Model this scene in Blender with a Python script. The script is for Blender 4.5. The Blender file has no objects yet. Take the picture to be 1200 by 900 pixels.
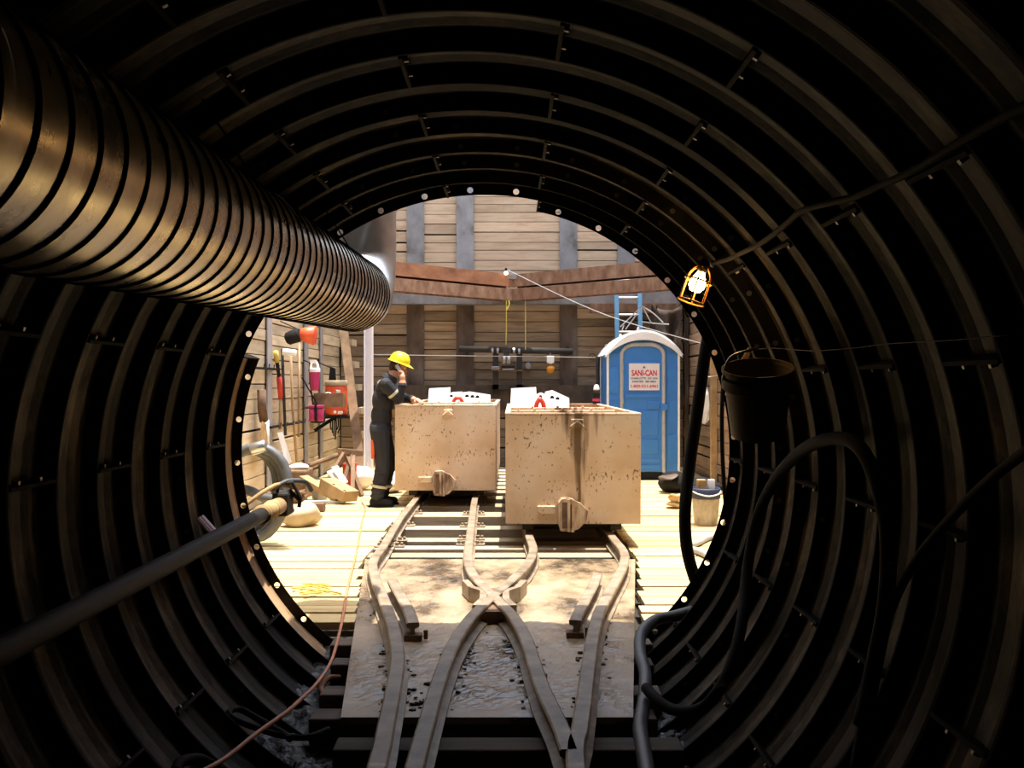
import bpy, bmesh, math, random
from mathutils import Vector, Matrix, Euler, noise as mnoise
random.seed(7)
C = bpy.context.scene.collection
SC = bpy.context.scene
PI = math.pi

# ------------------------------------------------------------------ camera, sky, sun, exposure
F = 1150.0; EYE = 1.46
cd = bpy.data.cameras.new('camera'); cam = bpy.data.objects.new('camera', cd); C.objects.link(cam)
cam.location = (0, 0, EYE); cam.rotation_euler = (PI/2, 0, 0)
cd.sensor_width = 36; cd.lens = 36*F/1200; cd.clip_start = 0.05; cd.clip_end = 200
SC.camera = cam
w = bpy.data.worlds.new('sky'); SC.world = w; w.use_nodes = True
nt = w.node_tree; nt.nodes.clear()
sk = nt.nodes.new('ShaderNodeTexSky'); sk.sky_type = 'NISHITA'; sk.sun_disc = False
sk.sun_elevation = math.radians(78); sk.sun_rotation = math.radians(90); sk.dust_density = 2.0
bg = nt.nodes.new('ShaderNodeBackground'); bg.inputs[1].default_value = 0.30
wo = nt.nodes.new('ShaderNodeOutputWorld')
hs = nt.nodes.new('ShaderNodeHueSaturation'); hs.inputs['Saturation'].default_value = .5      # hazy summer sky
nt.links.new(sk.outputs[0], hs.inputs['Color']); nt.links.new(hs.outputs[0], bg.inputs[0]); nt.links.new(bg.outputs[0], wo.inputs[0])
sd = bpy.data.lights.new('sun', 'SUN'); sd.energy = 5.2; sd.angle = math.radians(0.6); sd.color = (1.0, 0.94, 0.83)
sun = bpy.data.objects.new('sun', sd); C.objects.link(sun)
sun.location = (2, 12, 12)
sun.rotation_euler = Vector((-0.05, 0.012, -1)).to_track_quat('-Z', 'Y').to_euler()
vs = SC.view_settings; vs.view_transform = 'Standard'; vs.look = 'None'; vs.gamma = 1; vs.use_curve_mapping = False
vs.exposure = 0.85

def P(px, py, y):
    """point seen at pixel (px,py) at distance y"""
    return Vector(((px-600)*y/F, y, EYE-(py-450)*y/F))

# ------------------------------------------------------------------ materials
def ramp(nt, cols):
    r = nt.nodes.new('ShaderNodeValToRGB'); e = r.color_ramp.elements
    for i, (p, c) in enumerate(cols):
        el = e[i] if i < 2 else e.new(p)
        el.position = p; el.color = (*c, 1)
    return r
def base_mat(name):
    m = bpy.data.materials.new(name); m.use_nodes = True
    return m, m.node_tree, m.node_tree.nodes['Principled BSDF']
def nmat(name, cols, scale=(3,3,3), nscale=1.0, detail=5, rough=.8, metal=0.0, bump=.15, rnd=.25, dist=0.0, spec=.5, rough_var=0.0):
    m, t, b = base_mat(name); L = t.links.new
    tc = t.nodes.new('ShaderNodeTexCoord'); mp = t.nodes.new('ShaderNodeMapping'); mp.inputs['Scale'].default_value = scale
    L(tc.outputs['Object'], mp.inputs[0])
    oi = t.nodes.new('ShaderNodeObjectInfo'); mu = t.nodes.new('ShaderNodeMath'); mu.operation = 'MULTIPLY'; mu.inputs[1].default_value = 37
    L(oi.outputs['Random'], mu.inputs[0])
    nz = t.nodes.new('ShaderNodeTexNoise'); nz.noise_dimensions = '4D'
    nz.inputs['Scale'].default_value = nscale; nz.inputs['Detail'].default_value = detail; nz.inputs['Roughness'].default_value = .62
    nz.inputs['Distortion'].default_value = dist
    L(mp.outputs[0], nz.inputs['Vector']); L(mu.outputs[0], nz.inputs['W'])
    r = ramp(t, cols); L(nz.outputs['Fac'], r.inputs[0])
    out = r.outputs[0]
    if rnd:
        mr = t.nodes.new('ShaderNodeMapRange'); mr.inputs['To Min'].default_value = 1-rnd; mr.inputs['To Max'].default_value = 1+rnd
        L(oi.outputs['Random'], mr.inputs[0])
        mx = t.nodes.new('ShaderNodeVectorMath'); mx.operation = 'SCALE'
        L(out, mx.inputs[0]); L(mr.outputs[0], mx.inputs['Scale']); out = mx.outputs[0]
    L(out, b.inputs['Base Color'])
    b.inputs['Metallic'].default_value = metal; b.inputs['Specular IOR Level'].default_value = spec
    b.inputs['Roughness'].default_value = rough
    if rough_var:
        rr = t.nodes.new('ShaderNodeMapRange'); rr.inputs['From Min'].default_value = .3; rr.inputs['From Max'].default_value = .7
        rr.inputs['To Min'].default_value = max(.03, rough-rough_var); rr.inputs['To Max'].default_value = min(1, rough+rough_var)
        L(nz.outputs['Fac'], rr.inputs[0]); L(rr.outputs[0], b.inputs['Roughness'])
    if bump:
        bp = t.nodes.new('ShaderNodeBump'); bp.inputs['Strength'].default_value = bump; bp.inputs['Distance'].default_value = .02
        L(nz.outputs['Fac'], bp.inputs['Height']); L(bp.outputs[0], b.inputs['Normal'])
    return m
def wood(name, a, c, axis='X', rnd=.25, rough=.85, bump=.25):
    s = {'X': (1.1, 9, 9), 'Y': (9, 1.1, 9), 'Z': (9, 9, 1.1)}[axis]
    mid = tuple((p+q)/2 for p, q in zip(a, c)); dk = tuple(p*.6 for p in a)
    return nmat(name, [(.22, dk), (.36, a), (.52, mid), (.78, c)], scale=s, nscale=1.3, detail=5, rough=rough, bump=bump, rnd=rnd, dist=.6)
def plain(name, col, rough=.6, metal=0, spec=.5, var=.12):
    a = tuple(x*(1-var) for x in col); b = tuple(min(1, x*(1+var)) for x in col)
    return nmat(name, [(.35, a), (.65, b)], scale=(6,6,6), rough=rough, metal=metal, bump=.04, rnd=0, spec=spec)

M = {}
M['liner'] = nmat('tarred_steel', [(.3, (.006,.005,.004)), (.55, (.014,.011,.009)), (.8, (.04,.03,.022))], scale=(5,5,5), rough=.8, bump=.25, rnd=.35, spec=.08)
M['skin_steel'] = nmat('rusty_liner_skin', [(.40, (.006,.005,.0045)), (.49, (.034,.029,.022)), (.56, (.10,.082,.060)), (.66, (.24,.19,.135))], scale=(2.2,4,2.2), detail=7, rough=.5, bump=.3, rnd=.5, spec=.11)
M['skin_sunlit_rust'] = nmat('sunlit_rust_liner_skin', [(.3, (.20,.115,.06)), (.5, (.46,.28,.15)), (.8, (.60,.42,.25))], scale=(3,6,3), detail=6, rough=.7, bump=.2, rnd=0)  # rust tan, lightened in colour to carry the sun patch at the mouth
M['bolt'] = nmat('bolt_steel', [(.3, (.05,.045,.04)), (.7, (.3,.28,.25))], scale=(2,2,2), rough=.4, metal=.7, rnd=.6, bump=0)
M['floor_wood'] = wood('floor_planks', (.54,.40,.185), (.74,.575,.285), 'X', rnd=.16)
M['tie_wood'] = wood('tie_timber', (.36,.27,.17), (.60,.48,.32), 'X', rnd=.2)
M['dark_tie'] = wood('muddy_timber', (.06,.045,.033), (.20,.15,.11), 'X', rnd=.3)
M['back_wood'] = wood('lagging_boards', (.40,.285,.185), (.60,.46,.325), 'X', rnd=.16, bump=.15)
M['low_wood'] = wood('darker_lagging', (.20,.14,.088), (.40,.295,.19), 'X', rnd=.34, bump=.15)  # darker brown for the lower boards of the back wall
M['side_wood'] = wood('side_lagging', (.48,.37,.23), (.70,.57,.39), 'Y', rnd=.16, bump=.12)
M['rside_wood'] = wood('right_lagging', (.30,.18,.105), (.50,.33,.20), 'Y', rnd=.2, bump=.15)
M['pile_grey'] = nmat('weathered_pile_steel', [(.3, (.10,.08,.07)), (.45, (.20,.195,.20)), (.75, (.31,.305,.315))], scale=(4,4,3), rough=.6, metal=.2, rnd=.12)
M['pile_rust'] = nmat('rusty_pile_steel', [(.3, (.035,.022,.016)), (.52, (.10,.065,.045)), (.7, (.15,.125,.115))], scale=(4,4,2), rough=.7, rnd=.2)
M['wale_orange'] = nmat('orange_rust_steel', [(.3, (.18,.07,.032)), (.55, (.34,.145,.068)), (.8, (.44,.22,.12))], scale=(3,3,6), rough=.75, rnd=.1)
M['wale_rust'] = nmat('scaly_rust_steel', [(.3, (.12,.06,.034)), (.52, (.25,.135,.08)), (.66, (.32,.20,.13)), (.8, (.55,.46,.37))], scale=(9,9,4), rough=.8, rnd=.1)
M['wale_dark'] = nmat('dark_rust_steel', [(.3, (.022,.014,.01)), (.7, (.09,.06,.042))], scale=(4,4,4), rough=.75, rnd=.2)
M['galv'] = nmat('galvanised_steel', [(.35, (.42,.43,.46)), (.65, (.62,.63,.66))], scale=(5,5,5), rough=.32, metal=.9, bump=.02, rnd=0)
M['duct'] = nmat('dusty_duct_steel', [(.3, (.36,.30,.21)), (.5, (.56,.48,.36)), (.72, (.74,.66,.53))], scale=(5,9,5), rough=.30, metal=.97, bump=.06, rnd=0, rough_var=.1)
M['pipe_black'] = plain('dark_pipe', (.018,.016,.014), .7, 0, spec=.2)
M['rubber'] = plain('black_rubber', (.009,.008,.0075), .8, spec=.15)
M['earth'] = nmat('dark_earth', [(.3, (.02,.016,.012)), (.7, (.06,.048,.036))], scale=(3,3,3), rough=.95, rnd=0)
M['mud'] = nmat('wet_mud', [(.3, (.004,.0035,.003)), (.6, (.014,.012,.010)), (.8, (.035,.03,.025))], scale=(30,30,30), rough=.16, rough_var=.12, bump=1.0, rnd=0, spec=.4)
M['deck'] = nmat('muddy_deck', [(.34, (.03,.022,.015)), (.41, (.12,.087,.055)), (.47, (.27,.197,.122)), (.58, (.42,.31,.195)), (.8, (.56,.44,.30))], scale=(2.6,1.7,3), detail=9, rough=.34, rough_var=.26, bump=.8, rnd=0)
M['clod'] = plain('mud_clod', (.055,.042,.03), .5, var=.4)
M['rail'] = nmat('rail_steel', [(.3, (.11,.078,.048)), (.5, (.27,.205,.14)), (.8, (.46,.38,.28))], scale=(8,8,8), rough=.5, metal=.0, bump=.1, rnd=.1)
M['rust'] = nmat('brown_rust', [(.3, (.07,.035,.02)), (.7, (.25,.15,.09))], scale=(9,9,9), rough=.8, rnd=.1)
M['white'] = plain('white_plastic', (.88,.87,.86), .5, var=.05)
M['post_white'] = plain('pale_post_paint', (.86,.84,.88), .5, var=.04)
M['pile_pale'] = nmat('pale_pile_paint', [(.3, (.26,.24,.25)), (.6, (.42,.40,.41)), (.8, (.52,.50,.50))], scale=(5,5,3), rough=.6, rnd=.1)
M['coupler'] = nmat('stained_coupler_paint', [(.34, (.12,.06,.03)), (.46, (.36,.23,.13)), (.58, (.62,.46,.31)), (.75, (.72,.58,.43))], scale=(14,14,4), rough=.6, rnd=0)
M['grey'] = plain('grey_plastic', (.42,.42,.42), .5)
M['blue'] = nmat('blue_plastic', [(.3, (.038,.19,.56)), (.7, (.05,.235,.66))], scale=(3,3,3), rough=.42, bump=.03, rnd=0)
M['blue_ladder'] = plain('blue_fibreglass', (.10,.26,.46), .5)
M['red'] = plain('red_plastic', (.62,.05,.03), .45)
M['cooler'] = plain('orange_red_plastic', (.78,.11,.035), .45)
M['magenta'] = plain('magenta_plastic', (.46,.03,.13), .45)
M['yellow'] = plain('yellow_plastic', (.85,.68,.02), .3)
M['yellow_dull'] = plain('yellow_rope', (.60,.48,.10), .8)
M['black'] = plain('black_material', (.015,.014,.014), .8, spec=.2)
M['hose_grey'] = nmat('grey_hose', [(.3, (.05,.052,.056)), (.7, (.12,.125,.135))], scale=(6,6,6), rough=.5, rnd=.1, bump=.05)
M['cord_orange'] = plain('orange_cord', (.62,.24,.12), .5)
M['cream'] = plain('cream_sacking', (.46,.37,.25), .9)
M['tan'] = plain('tan_wood', (.42,.27,.12), .8, var=.3)
M['brown'] = plain('brown_wood', (.20,.12,.065), .8, var=.35)
M['handle'] = plain('ash_handle', (.40,.27,.14), .6, var=.25)
M['steel'] = plain('worn_steel', (.33,.31,.29), .4, .8)
M['dark_steel'] = plain('dark_steel', (.04,.036,.033), .65, .2, spec=.3)
M['paper'] = plain('white_paper', (.85,.83,.80), .7)
M['skin'] = plain('skin', (.50,.25,.15), .55, var=.08)
M['navy'] = nmat('navy_coverall', [(.35, (.010,.010,.014)), (.6, (.018,.019,.025)), (.8, (.04,.04,.046))], scale=(9,9,6), rough=.8, bump=.6, rnd=0)
M['hair'] = plain('dark_hair', (.03,.018,.012), .8)
M['band'] = plain('reflective_band', (.52,.47,.36), .4)
M['amber'] = plain('amber_plastic', (.55,.22,.02), .25)
M['letter_red'] = plain('red_print', (.62,.02,.04), .6, var=0)
M['letter_dark'] = plain('dark_print', (.03,.04,.09), .6, var=0)
M['sign'] = plain('sign_face', (.78,.73,.76), .5, var=.03)
def emis(name, col, s):
    m, t, b = base_mat(name)
    b.inputs['Base Color'].default_value = (*col, 1)
    b.inputs['Emission Color'].default_value = (*col, 1); b.inputs['Emission Strength'].default_value = s
    return m
M['bulb'] = emis('lit_bulb_glass', (1.0, .62, .24), 18)
M['bulb_far'] = emis('lit_far_bulb', (1.0, .80, .65), 5)

def box_paint(name, stain_x=None):
    """cream paint, chipped and flecked with mud; one thick mud run at stain_x (own coordinates)"""
    m, t, b = base_mat(name); L = t.links.new; N = t.nodes.new
    tc = N('ShaderNodeTexCoord')
    n1 = N('ShaderNodeTexNoise'); n1.inputs['Scale'].default_value = 2.2; n1.inputs['Detail'].default_value = 6
    L(tc.outputs['Object'], n1.inputs['Vector'])
    r1 = ramp(t, [(.3, (.55,.365,.215)), (.5, (.68,.495,.33)), (.7, (.74,.60,.45))]); L(n1.outputs['Fac'], r1.inputs[0])
    # flecks
    mp = N('ShaderNodeMapping'); mp.inputs['Scale'].default_value = (40, 40, 24); L(tc.outputs['Object'], mp.inputs[0])
    n2 = N('ShaderNodeTexNoise'); n2.inputs['Scale'].default_value = 1; n2.inputs['Detail'].default_value = 3; n2.inputs['Roughness'].default_value = .6
    L(mp.outputs[0], n2.inputs['Vector'])
    n3 = N('ShaderNodeTexNoise'); n3.inputs['Scale'].default_value = 4; n3.inputs['Detail'].default_value = 2; L(tc.outputs['Object'], n3.inputs['Vector'])
    ad = N('ShaderNodeMath'); ad.operation = 'MULTIPLY_ADD'; ad.inputs[1].default_value = .45; L(n3.outputs['Fac'], ad.inputs[0]); L(n2.outputs['Fac'], ad.inputs[2])
    r2 = ramp(t, [(.85, (0,0,0)), (.90, (1,1,1))]); L(ad.outputs[0], r2.inputs[0])
    mx = N('ShaderNodeMix'); mx.data_type = 'RGBA'; L(r2.outputs[0], mx.inputs['Factor']); L(r1.outputs[0], mx.inputs['A']); mx.inputs['B'].default_value = (.17,.085,.04,1)
    out = mx.outputs['Result']
    if stain_x is not None:
        sp = N('ShaderNodeSeparateXYZ'); L(tc.outputs['Object'], sp.inputs[0])
        mp3 = N('ShaderNodeMapping'); mp3.inputs['Scale'].default_value = (17, 1, 1.1); L(tc.outputs['Object'], mp3.inputs[0])
        n4 = N('ShaderNodeTexNoise'); n4.inputs['Scale'].default_value = 1; n4.inputs['Detail'].default_value = 4; L(mp3.outputs[0], n4.inputs['Vector'])
        def mth(op, a, bb=None, c=None):
            q = N('ShaderNodeMath'); q.operation = op
            for i, v in enumerate((a, bb, c)):
                if v is None: continue
                if isinstance(v, (int, float)): q.inputs[i].default_value = v
                else: L(v, q.inputs[i])
            return q.outputs[0]
        dx = mth('ABSOLUTE', mth('SUBTRACT', sp.outputs['X'], stain_x))
        # run narrows downwards: half width grows with height
        hw = mth('MULTIPLY_ADD', mth('POWER', mth('MAXIMUM', mth('SUBTRACT', sp.outputs['Z'], .55), 0), 1.6), .55, .045)
        f = mth('SUBTRACT', 1.0, mth('DIVIDE', dx, hw))
        f = mth('MULTIPLY_ADD', f, .55, mth('MULTIPLY_ADD', n4.outputs['Fac'], 1.5, -.9))
        cl = N('ShaderNodeMapRange'); cl.inputs['From Min'].default_value = .05; cl.inputs['From Max'].default_value = .3; L(f, cl.inputs[0]); cl.inputs['To Max'].default_value = .95
        m2 = N('ShaderNodeMix'); m2.data_type = 'RGBA'; L(cl.outputs[0], m2.inputs['Factor']); L(out, m2.inputs['A']); m2.inputs['B'].default_value = (.13,.075,.032,1)
        out = m2.outputs['Result']
    L(out, b.inputs['Base Color']); b.inputs['Roughness'].default_value = .55
    bp = N('ShaderNodeBump'); bp.inputs['Strength'].default_value = .12; bp.inputs['Distance'].default_value = .02
    L(n1.outputs['Fac'], bp.inputs['Height']); L(bp.outputs[0], b.inputs['Normal'])
    return m

# ------------------------------------------------------------------ mesh helpers
class MB:
    def __init__(s): s.v = []; s.f = []; s.mi = []; s.cur = 0
    def add(s, vs, fs):
        o = len(s.v); s.v += [Vector(v) for v in vs]
        for f in fs: s.f.append(tuple(i+o for i in f)); s.mi.append(s.cur)
        return s
    def slot(s, i): s.cur = i; return s
    def box(s, x0, x1, y0, y1, z0, z1, m=None, bev=0.0):
        if bev:
            bm = bmesh.new(); bmesh.ops.create_cube(bm, size=1)
            for v in bm.verts: v.co = Vector(((x0+x1)/2+v.co.x*(x1-x0), (y0+y1)/2+v.co.y*(y1-y0), (z0+z1)/2+v.co.z*(z1-z0)))
            bmesh.ops.bevel(bm, geom=bm.edges[:], offset=bev, segments=2, affect='EDGES', profile=.5)
            bm.verts.index_update()
            vs = [v.co.copy() for v in bm.verts]; fs = [[v.index for v in f.verts] for f in bm.faces]; bm.free()
        else:
            vs = [Vector((x, y, z)) for x in (x0, x1) for y in (y0, y1) for z in (z0, z1)]
            fs = [(0,1,3,2), (4,6,7,5), (0,4,5,1), (2,3,7,6), (0,2,6,4), (1,5,7,3)]
        if m is not None: vs = [m @ v for v in vs]
        return s.add(vs, fs)
    def beam(s, a, b, w, h, up=(0,0,1), bev=0.0):
        """rectangular bar from a to b, w across, h along up"""
        a = Vector(a); b = Vector(b); d = b-a; l = d.length; d.normalize()
        u = Vector(up); x = d.cross(u)
        if x.length < 1e-4: x = d.cross(Vector((1,0,0)))
        x.normalize(); u = x.cross(d)
        m = Matrix(((x.x, d.x, u.x, a.x), (x.y, d.y, u.y, a.y), (x.z, d.z, u.z, a.z), (0,0,0,1)))
        return s.box(-w/2, w/2, 0, l, -h/2, h/2, m, bev)
    def tube(s, pts, r, n=8, closed=False, caps=True):
        pts = [Vector(p) for p in pts]; k = len(pts)
        rs = r if isinstance(r, (list, tuple)) else [r]*k
        vs = []; fs = []; prev = None
        for i, p in enumerate(pts):
            a = pts[(i-1) % k] if (closed or i > 0) else p; b = pts[(i+1) % k] if (closed or i < k-1) else p
            t = (b-a).normalized()
            if prev is None:
                q = Vector((0,0,1)) if abs(t.z) < .9 else Vector((1,0,0)); u = t.cross(q).normalized()
            else:
                u = prev - t*prev.dot(t)
                u = u.normalized() if u.length > 1e-6 else t.orthogonal().normalized()
            prev = u; v = t.cross(u)
            for j in range(n):
                an = 2*PI*j/n; vs.append(p + (u*math.cos(an)+v*math.sin(an))*rs[i])
        m = k if closed else k-1
        for i in range(m):
            for j in range(n):
                i2 = (i+1) % k; fs.append((i*n+j, i*n+(j+1) % n, i2*n+(j+1) % n, i2*n+j))
        if caps and not closed:
            fs.append(tuple(range(n-1, -1, -1))); fs.append(tuple((k-1)*n+j for j in range(n)))
        return s.add(vs, fs)
    def lathe(s, prof, o=(0,0,0), n=24, ax=None, cap=True):
        """prof: (radius, height) along ax from o"""
        o = Vector(o); t = Vector(ax).normalized() if ax else Vector((0,0,1))
        q = Vector((0,0,1)) if abs(t.z) < .9 else Vector((1,0,0)); u = t.cross(q).normalized(); v = t.cross(u)
        vs = []; fs = []
        for r, h in prof:
            for j in range(n):
                an = 2*PI*j/n; vs.append(o + t*h + (u*math.cos(an)+v*math.sin(an))*r)
        for i in range(len(prof)-1):
            for j in range(n): fs.append((i*n+j, i*n+(j+1) % n, (i+1)*n+(j+1) % n, (i+1)*n+j))
        if cap: fs.append(tuple(range(n-1, -1, -1))); fs.append(tuple((len(prof)-1)*n+j for j in range(n)))
        return s.add(vs, fs)
    def ball(s, c, r, n=12, m=None):
        c = Vector(c); r = Vector(r) if hasattr(r, '__len__') else Vector((r, r, r))
        bm = bmesh.new(); bmesh.ops.create_uvsphere(bm, u_segments=n*2, v_segments=n, radius=1)
        bm.verts.index_update()
        vs = []
        for v in bm.verts:
            p = Vector((v.co.x*r.x, v.co.y*r.y, v.co.z*r.z))
            if m is not None: p = m @ p
            vs.append(c+p)
        fs = [[v.index for v in f.verts] for f in bm.faces]; bm.free()
        return s.add(vs, fs)
    def cone(s, a, b, ra, rb):
        """round cone: hull of two balls"""
        bm = bmesh.new()
        for c, r in ((a, ra), (b, rb)):
            q = bmesh.ops.create_icosphere(bm, subdivisions=2, radius=r)
            bmesh.ops.translate(bm, verts=q['verts'], vec=Vector(c))
        h = bmesh.ops.convex_hull(bm, input=bm.verts[:])
        for g in set(list(h['geom_interior'])+list(h['geom_unused'])):
            if isinstance(g, bmesh.types.BMVert) and g.is_valid: bm.verts.remove(g)
        bm.verts.index_update()
        s.add([v.co.copy() for v in bm.verts], [[v.index for v in f.verts] for f in bm.faces]); bm.free(); return s
    def prism(s, poly, y0, y1, m=None):
        """poly of (x,z) extruded along y"""
        n = len(poly); vs = [Vector((x, y, z)) for y in (y0, y1) for x, z in poly]
        fs = [tuple(range(n)), tuple(range(2*n-1, n-1, -1))] + [(i, i+n, (i+1) % n+n, (i+1) % n) for i in range(n)]
        if m is not None: vs = [m @ v for v in vs]
        return s.add(vs, fs)
    def jitter(s, a, sc=6):
        for v in s.v: v += mnoise.noise_vector(v*sc)*a
        return s

def wloc(o):
    p = Vector((0,0,0))
    while o is not None: p += o.location; o = o.parent
    return p
def mesh_of(name, mb, mats, smooth=False, off=Vector((0,0,0))):
    me = bpy.data.meshes.new(name)
    me.from_pydata([v-off for v in mb.v], [], mb.f)
    mats = mats if isinstance(mats, (list, tuple)) else [mats]
    for m in mats: me.materials.append(M[m] if isinstance(m, str) else m)
    me.polygons.foreach_set('material_index', mb.mi)
    me.validate()
    bm = bmesh.new(); bm.from_mesh(me); bmesh.ops.recalc_face_normals(bm, faces=bm.faces[:]); bm.to_mesh(me); bm.free()
    if smooth: me.shade_smooth()
    me.update()
    return me
def obj(name, mb, mats, parent=None, smooth=False, loc=None, local=False):
    """one mesh object; vertices are given in world space unless local"""
    base = wloc(parent) if parent is not None else Vector((0,0,0))
    l = Vector((0,0,0))
    if loc is not None: l = Vector(loc)-base
    off = Vector((0,0,0)) if local else base+l
    o = bpy.data.objects.new(name, mesh_of(name, mb, mats, smooth, off)); C.objects.link(o)
    o.parent = parent; o.location = l
    if smooth == 'auto':
        pass
    return o
def smooth_auto(o, ang=40):
    me = o.data; me.shade_smooth()
    bm = bmesh.new(); bm.from_mesh(me)
    for e in bm.edges:
        if len(e.link_faces) == 2 and e.calc_face_angle(0) > math.radians(ang): e.smooth = False
    bm.to_mesh(me); bm.free(); return o
def thing(name, label, cat, loc=(0,0,0), group=None):
    o = bpy.data.objects.new(name, None); C.objects.link(o); o.location = loc; o.empty_display_size = .1
    o['label'] = label; o['category'] = cat
    if group: o['group'] = group
    return o
def tag(o, label, cat, group=None):
    o['label'] = label; o['category'] = cat
    if group: o['group'] = group
    return o
def struct(o, label=None):
    o['kind'] = 'structure'
    if label: o['label'] = label
    return o
def sthing(name, loc=(0,0,0)):
    o = bpy.data.objects.new(name, None); C.objects.link(o); o.location = loc; o['kind'] = 'structure'; return o
def inst(name, me, parent, loc, rot=None):
    o = bpy.data.objects.new(name, me); C.objects.link(o); o.parent = parent; o.location = loc
    if rot is not None: o.rotation_euler = rot
    return o
def smoothpath(pts, it=2):
    pts = [Vector(p) for p in pts]
    for _ in range(it):
        q = [pts[0]]
        for a, b in zip(pts, pts[1:]): q += [a*.75+b*.25, a*.25+b*.75]
        q.append(pts[-1]); pts = q
    return pts
def catmull(pts, n=6, closed=False):
    pts = [Vector(p) for p in pts]; out = []; k = len(pts)
    for i in range(k if closed else k-1):
        if closed: p0, p1, p2, p3 = pts[i-1], pts[i], pts[(i+1) % k], pts[(i+2) % k]
        else: p0, p1, p2, p3 = pts[max(i-1, 0)], pts[i], pts[i+1], pts[min(i+2, k-1)]
        for j in range(n):
            t = j/n
            out.append(.5*((2*p1)+(p2-p0)*t+(2*p0-5*p1+4*p2-p3)*t*t+(3*p1-p0-3*p2+p3)*t**3))
    if not closed: out.append(pts[-1])
    return out

# ------------------------------------------------------------------ tunnel lining
AX, AZ = -0.156, 1.072
RI, RO = 1.44, 1.500
S = 0.337; Y0 = 5.8; PA = 40.0
def pol(a, r, y=0): a = math.radians(a); return Vector((r*math.sin(a), y, r*math.cos(a)))
def flange(mb, y, t, holes):
    """circumferential flange in the plane y..y+t; a row of bolt holes when holes"""
    if not holes:
        n = 20
        for i in range(n):
            a, b = PA*i/n, PA*(i+1)/n
            q = [pol(a, RI, y), pol(b, RI, y), pol(b, RO, y), pol(a, RO, y), pol(a, RI, y+t), pol(b, RI, y+t), pol(b, RO, y+t), pol(a, RO, y+t)]
            mb.add(q, [(0,1,2,3), (7,6,5,4), (0,4,5,1)])
        return
    rm = (RI+RO)/2-.002; hr = .017
    for h in range(4):
        ac = 5+10*h; half = math.radians(5)*rm; hb0 = rm-RI; hb1 = RO-rm
        N = 24; outer = []; inner = []
        for j in range(N):
            an = 2*PI*j/N + PI/N; c, s_ = math.cos(an), math.sin(an)
            k = min(half/abs(c) if abs(c) > 1e-6 else 9, (hb1 if s_ > 0 else hb0)/abs(s_) if abs(s_) > 1e-6 else 9)
            outer.append((k*c, k*s_)); inner.append((hr*c, hr*s_))
        # put exact corners in
        for cx, cy in ((half, hb1), (-half, hb1), (-half, -hb0), (half, -hb0)):
            j = min(range(N), key=lambda q: (outer[q][0]-cx)**2+(outer[q][1]-cy)**2); outer[j] = (cx, cy)
        def pt(u, v, yy): return pol(ac+math.degrees(u/rm), rm+v, yy)
        o = []
        for yy in (y, y+t):
            o += [pt(*p, yy) for p in outer]; o += [pt(*p, yy) for p in inner]
        fs = []
        for j in range(N):
            k = (j+1) % N
            fs += [(j, k, N+k, N+j), (2*N+j, 3*N+j, 3*N+k, 2*N+k), (N+j, N+k, 3*N+k, 3*N+j)]
            if abs(outer[j][1]+hb0) < 1e-6 and abs(outer[k][1]+hb0) < 1e-6: fs.append((j, 2*N+j, 2*N+k, k))
        mb.add(o, fs)
def plate_mesh(name, holes):
    mb = MB(); n = 20; W = S-.002
    mb.slot(2)
    # pan with two shallow corrugations, y from 0 (near) to W (far)
    prof = [(0, RO), (.03, RO), (.05, RO-.004), (.10, RO-.014), (.135, RO-.004), (.19, RO-.004), (.225, RO-.014), (.275, RO-.004), (.30, RO), (W, RO)]
    vs = [pol(PA*i/n, r, y) for i in range(n+1) for y, r in prof]; k = len(prof)
    mb.add(vs, [(i*k+j, i*k+j+1, (i+1)*k+j+1, (i+1)*k+j) for i in range(n) for j in range(k-1)])
    vs = [pol(PA*i/n, RO+.012, y) for i in range(n+1) for y in (0, W)]
    mb.add(vs, [(i*2, i*2+1, i*2+3, i*2+2) for i in range(n)])
    mb.slot(0); flange(mb, 0, .005, False); flange(mb, W-.005, .005, holes)
    for a, d in ((0, .25), (PA, -.25)):      # end flanges, slightly deeper than the hoops
        q = [pol(a, RI-.006, .012), pol(a, RI-.006, W-.012), pol(a, RO, W-.012), pol(a, RO, .012)]
        q2 = [pol(a+d, RI-.006, .012), pol(a+d, RI-.006, W-.012), pol(a+d, RO, W-.012), pol(a+d, RO, .012)]
        mb.add(q+q2, [(0,1,2,3), (7,6,5,4), (0,4,5,1), (1,5,6,2), (2,6,7,3), (3,7,4,0)])
    mb.slot(1)
    for h in range(4):
        if holes: break
        c = pol(5+10*h, (RI+RO)/2-.004, 0)
        mb.lathe([(.013, -.012), (.013, 0)], c, 6, (0,1,0))
    for h in (.09, .24):
        mb.lathe([(.013, 0), (.013, .014)], pol(.25, (RI+RO)/2-.01, h), 6, pol(90, 1))
    return mesh_of(name, mb, ['liner', 'bolt', 'skin_steel'])
pm = [plate_mesh('liner_plate', False), plate_mesh('liner_plate_open_end', True)]
pm.append(pm[1].copy()); pm[2].materials[2] = M['skin_sunlit_rust']  # copy with sunlight put into the skin colour, for lower left mouth plates
lining = sthing('wall_tunnel', (AX, Y0, AZ))
lining['label'] = 'round tunnel lining of dark bolted ribbed steel liner plates'
for j in range(26):
    first = 12 if j % 2 == 0 else -8
    for n in range(9):
        a = first+PA*n
        if j == 0 and n in (7, 8): continue        # two plates left out at the top left for the air duct
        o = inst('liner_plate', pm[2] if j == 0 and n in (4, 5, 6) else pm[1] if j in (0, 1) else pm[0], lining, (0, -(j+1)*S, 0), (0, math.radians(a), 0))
mb = MB(); mb.lathe([(0.001, 0), (1.6, .01)], (AX, -2.97, AZ), 40, (0,1,0))
struct(obj('wall_end_cap', mb, 'earth'))  # unseen disc added behind the camera so no light leaks in

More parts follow.
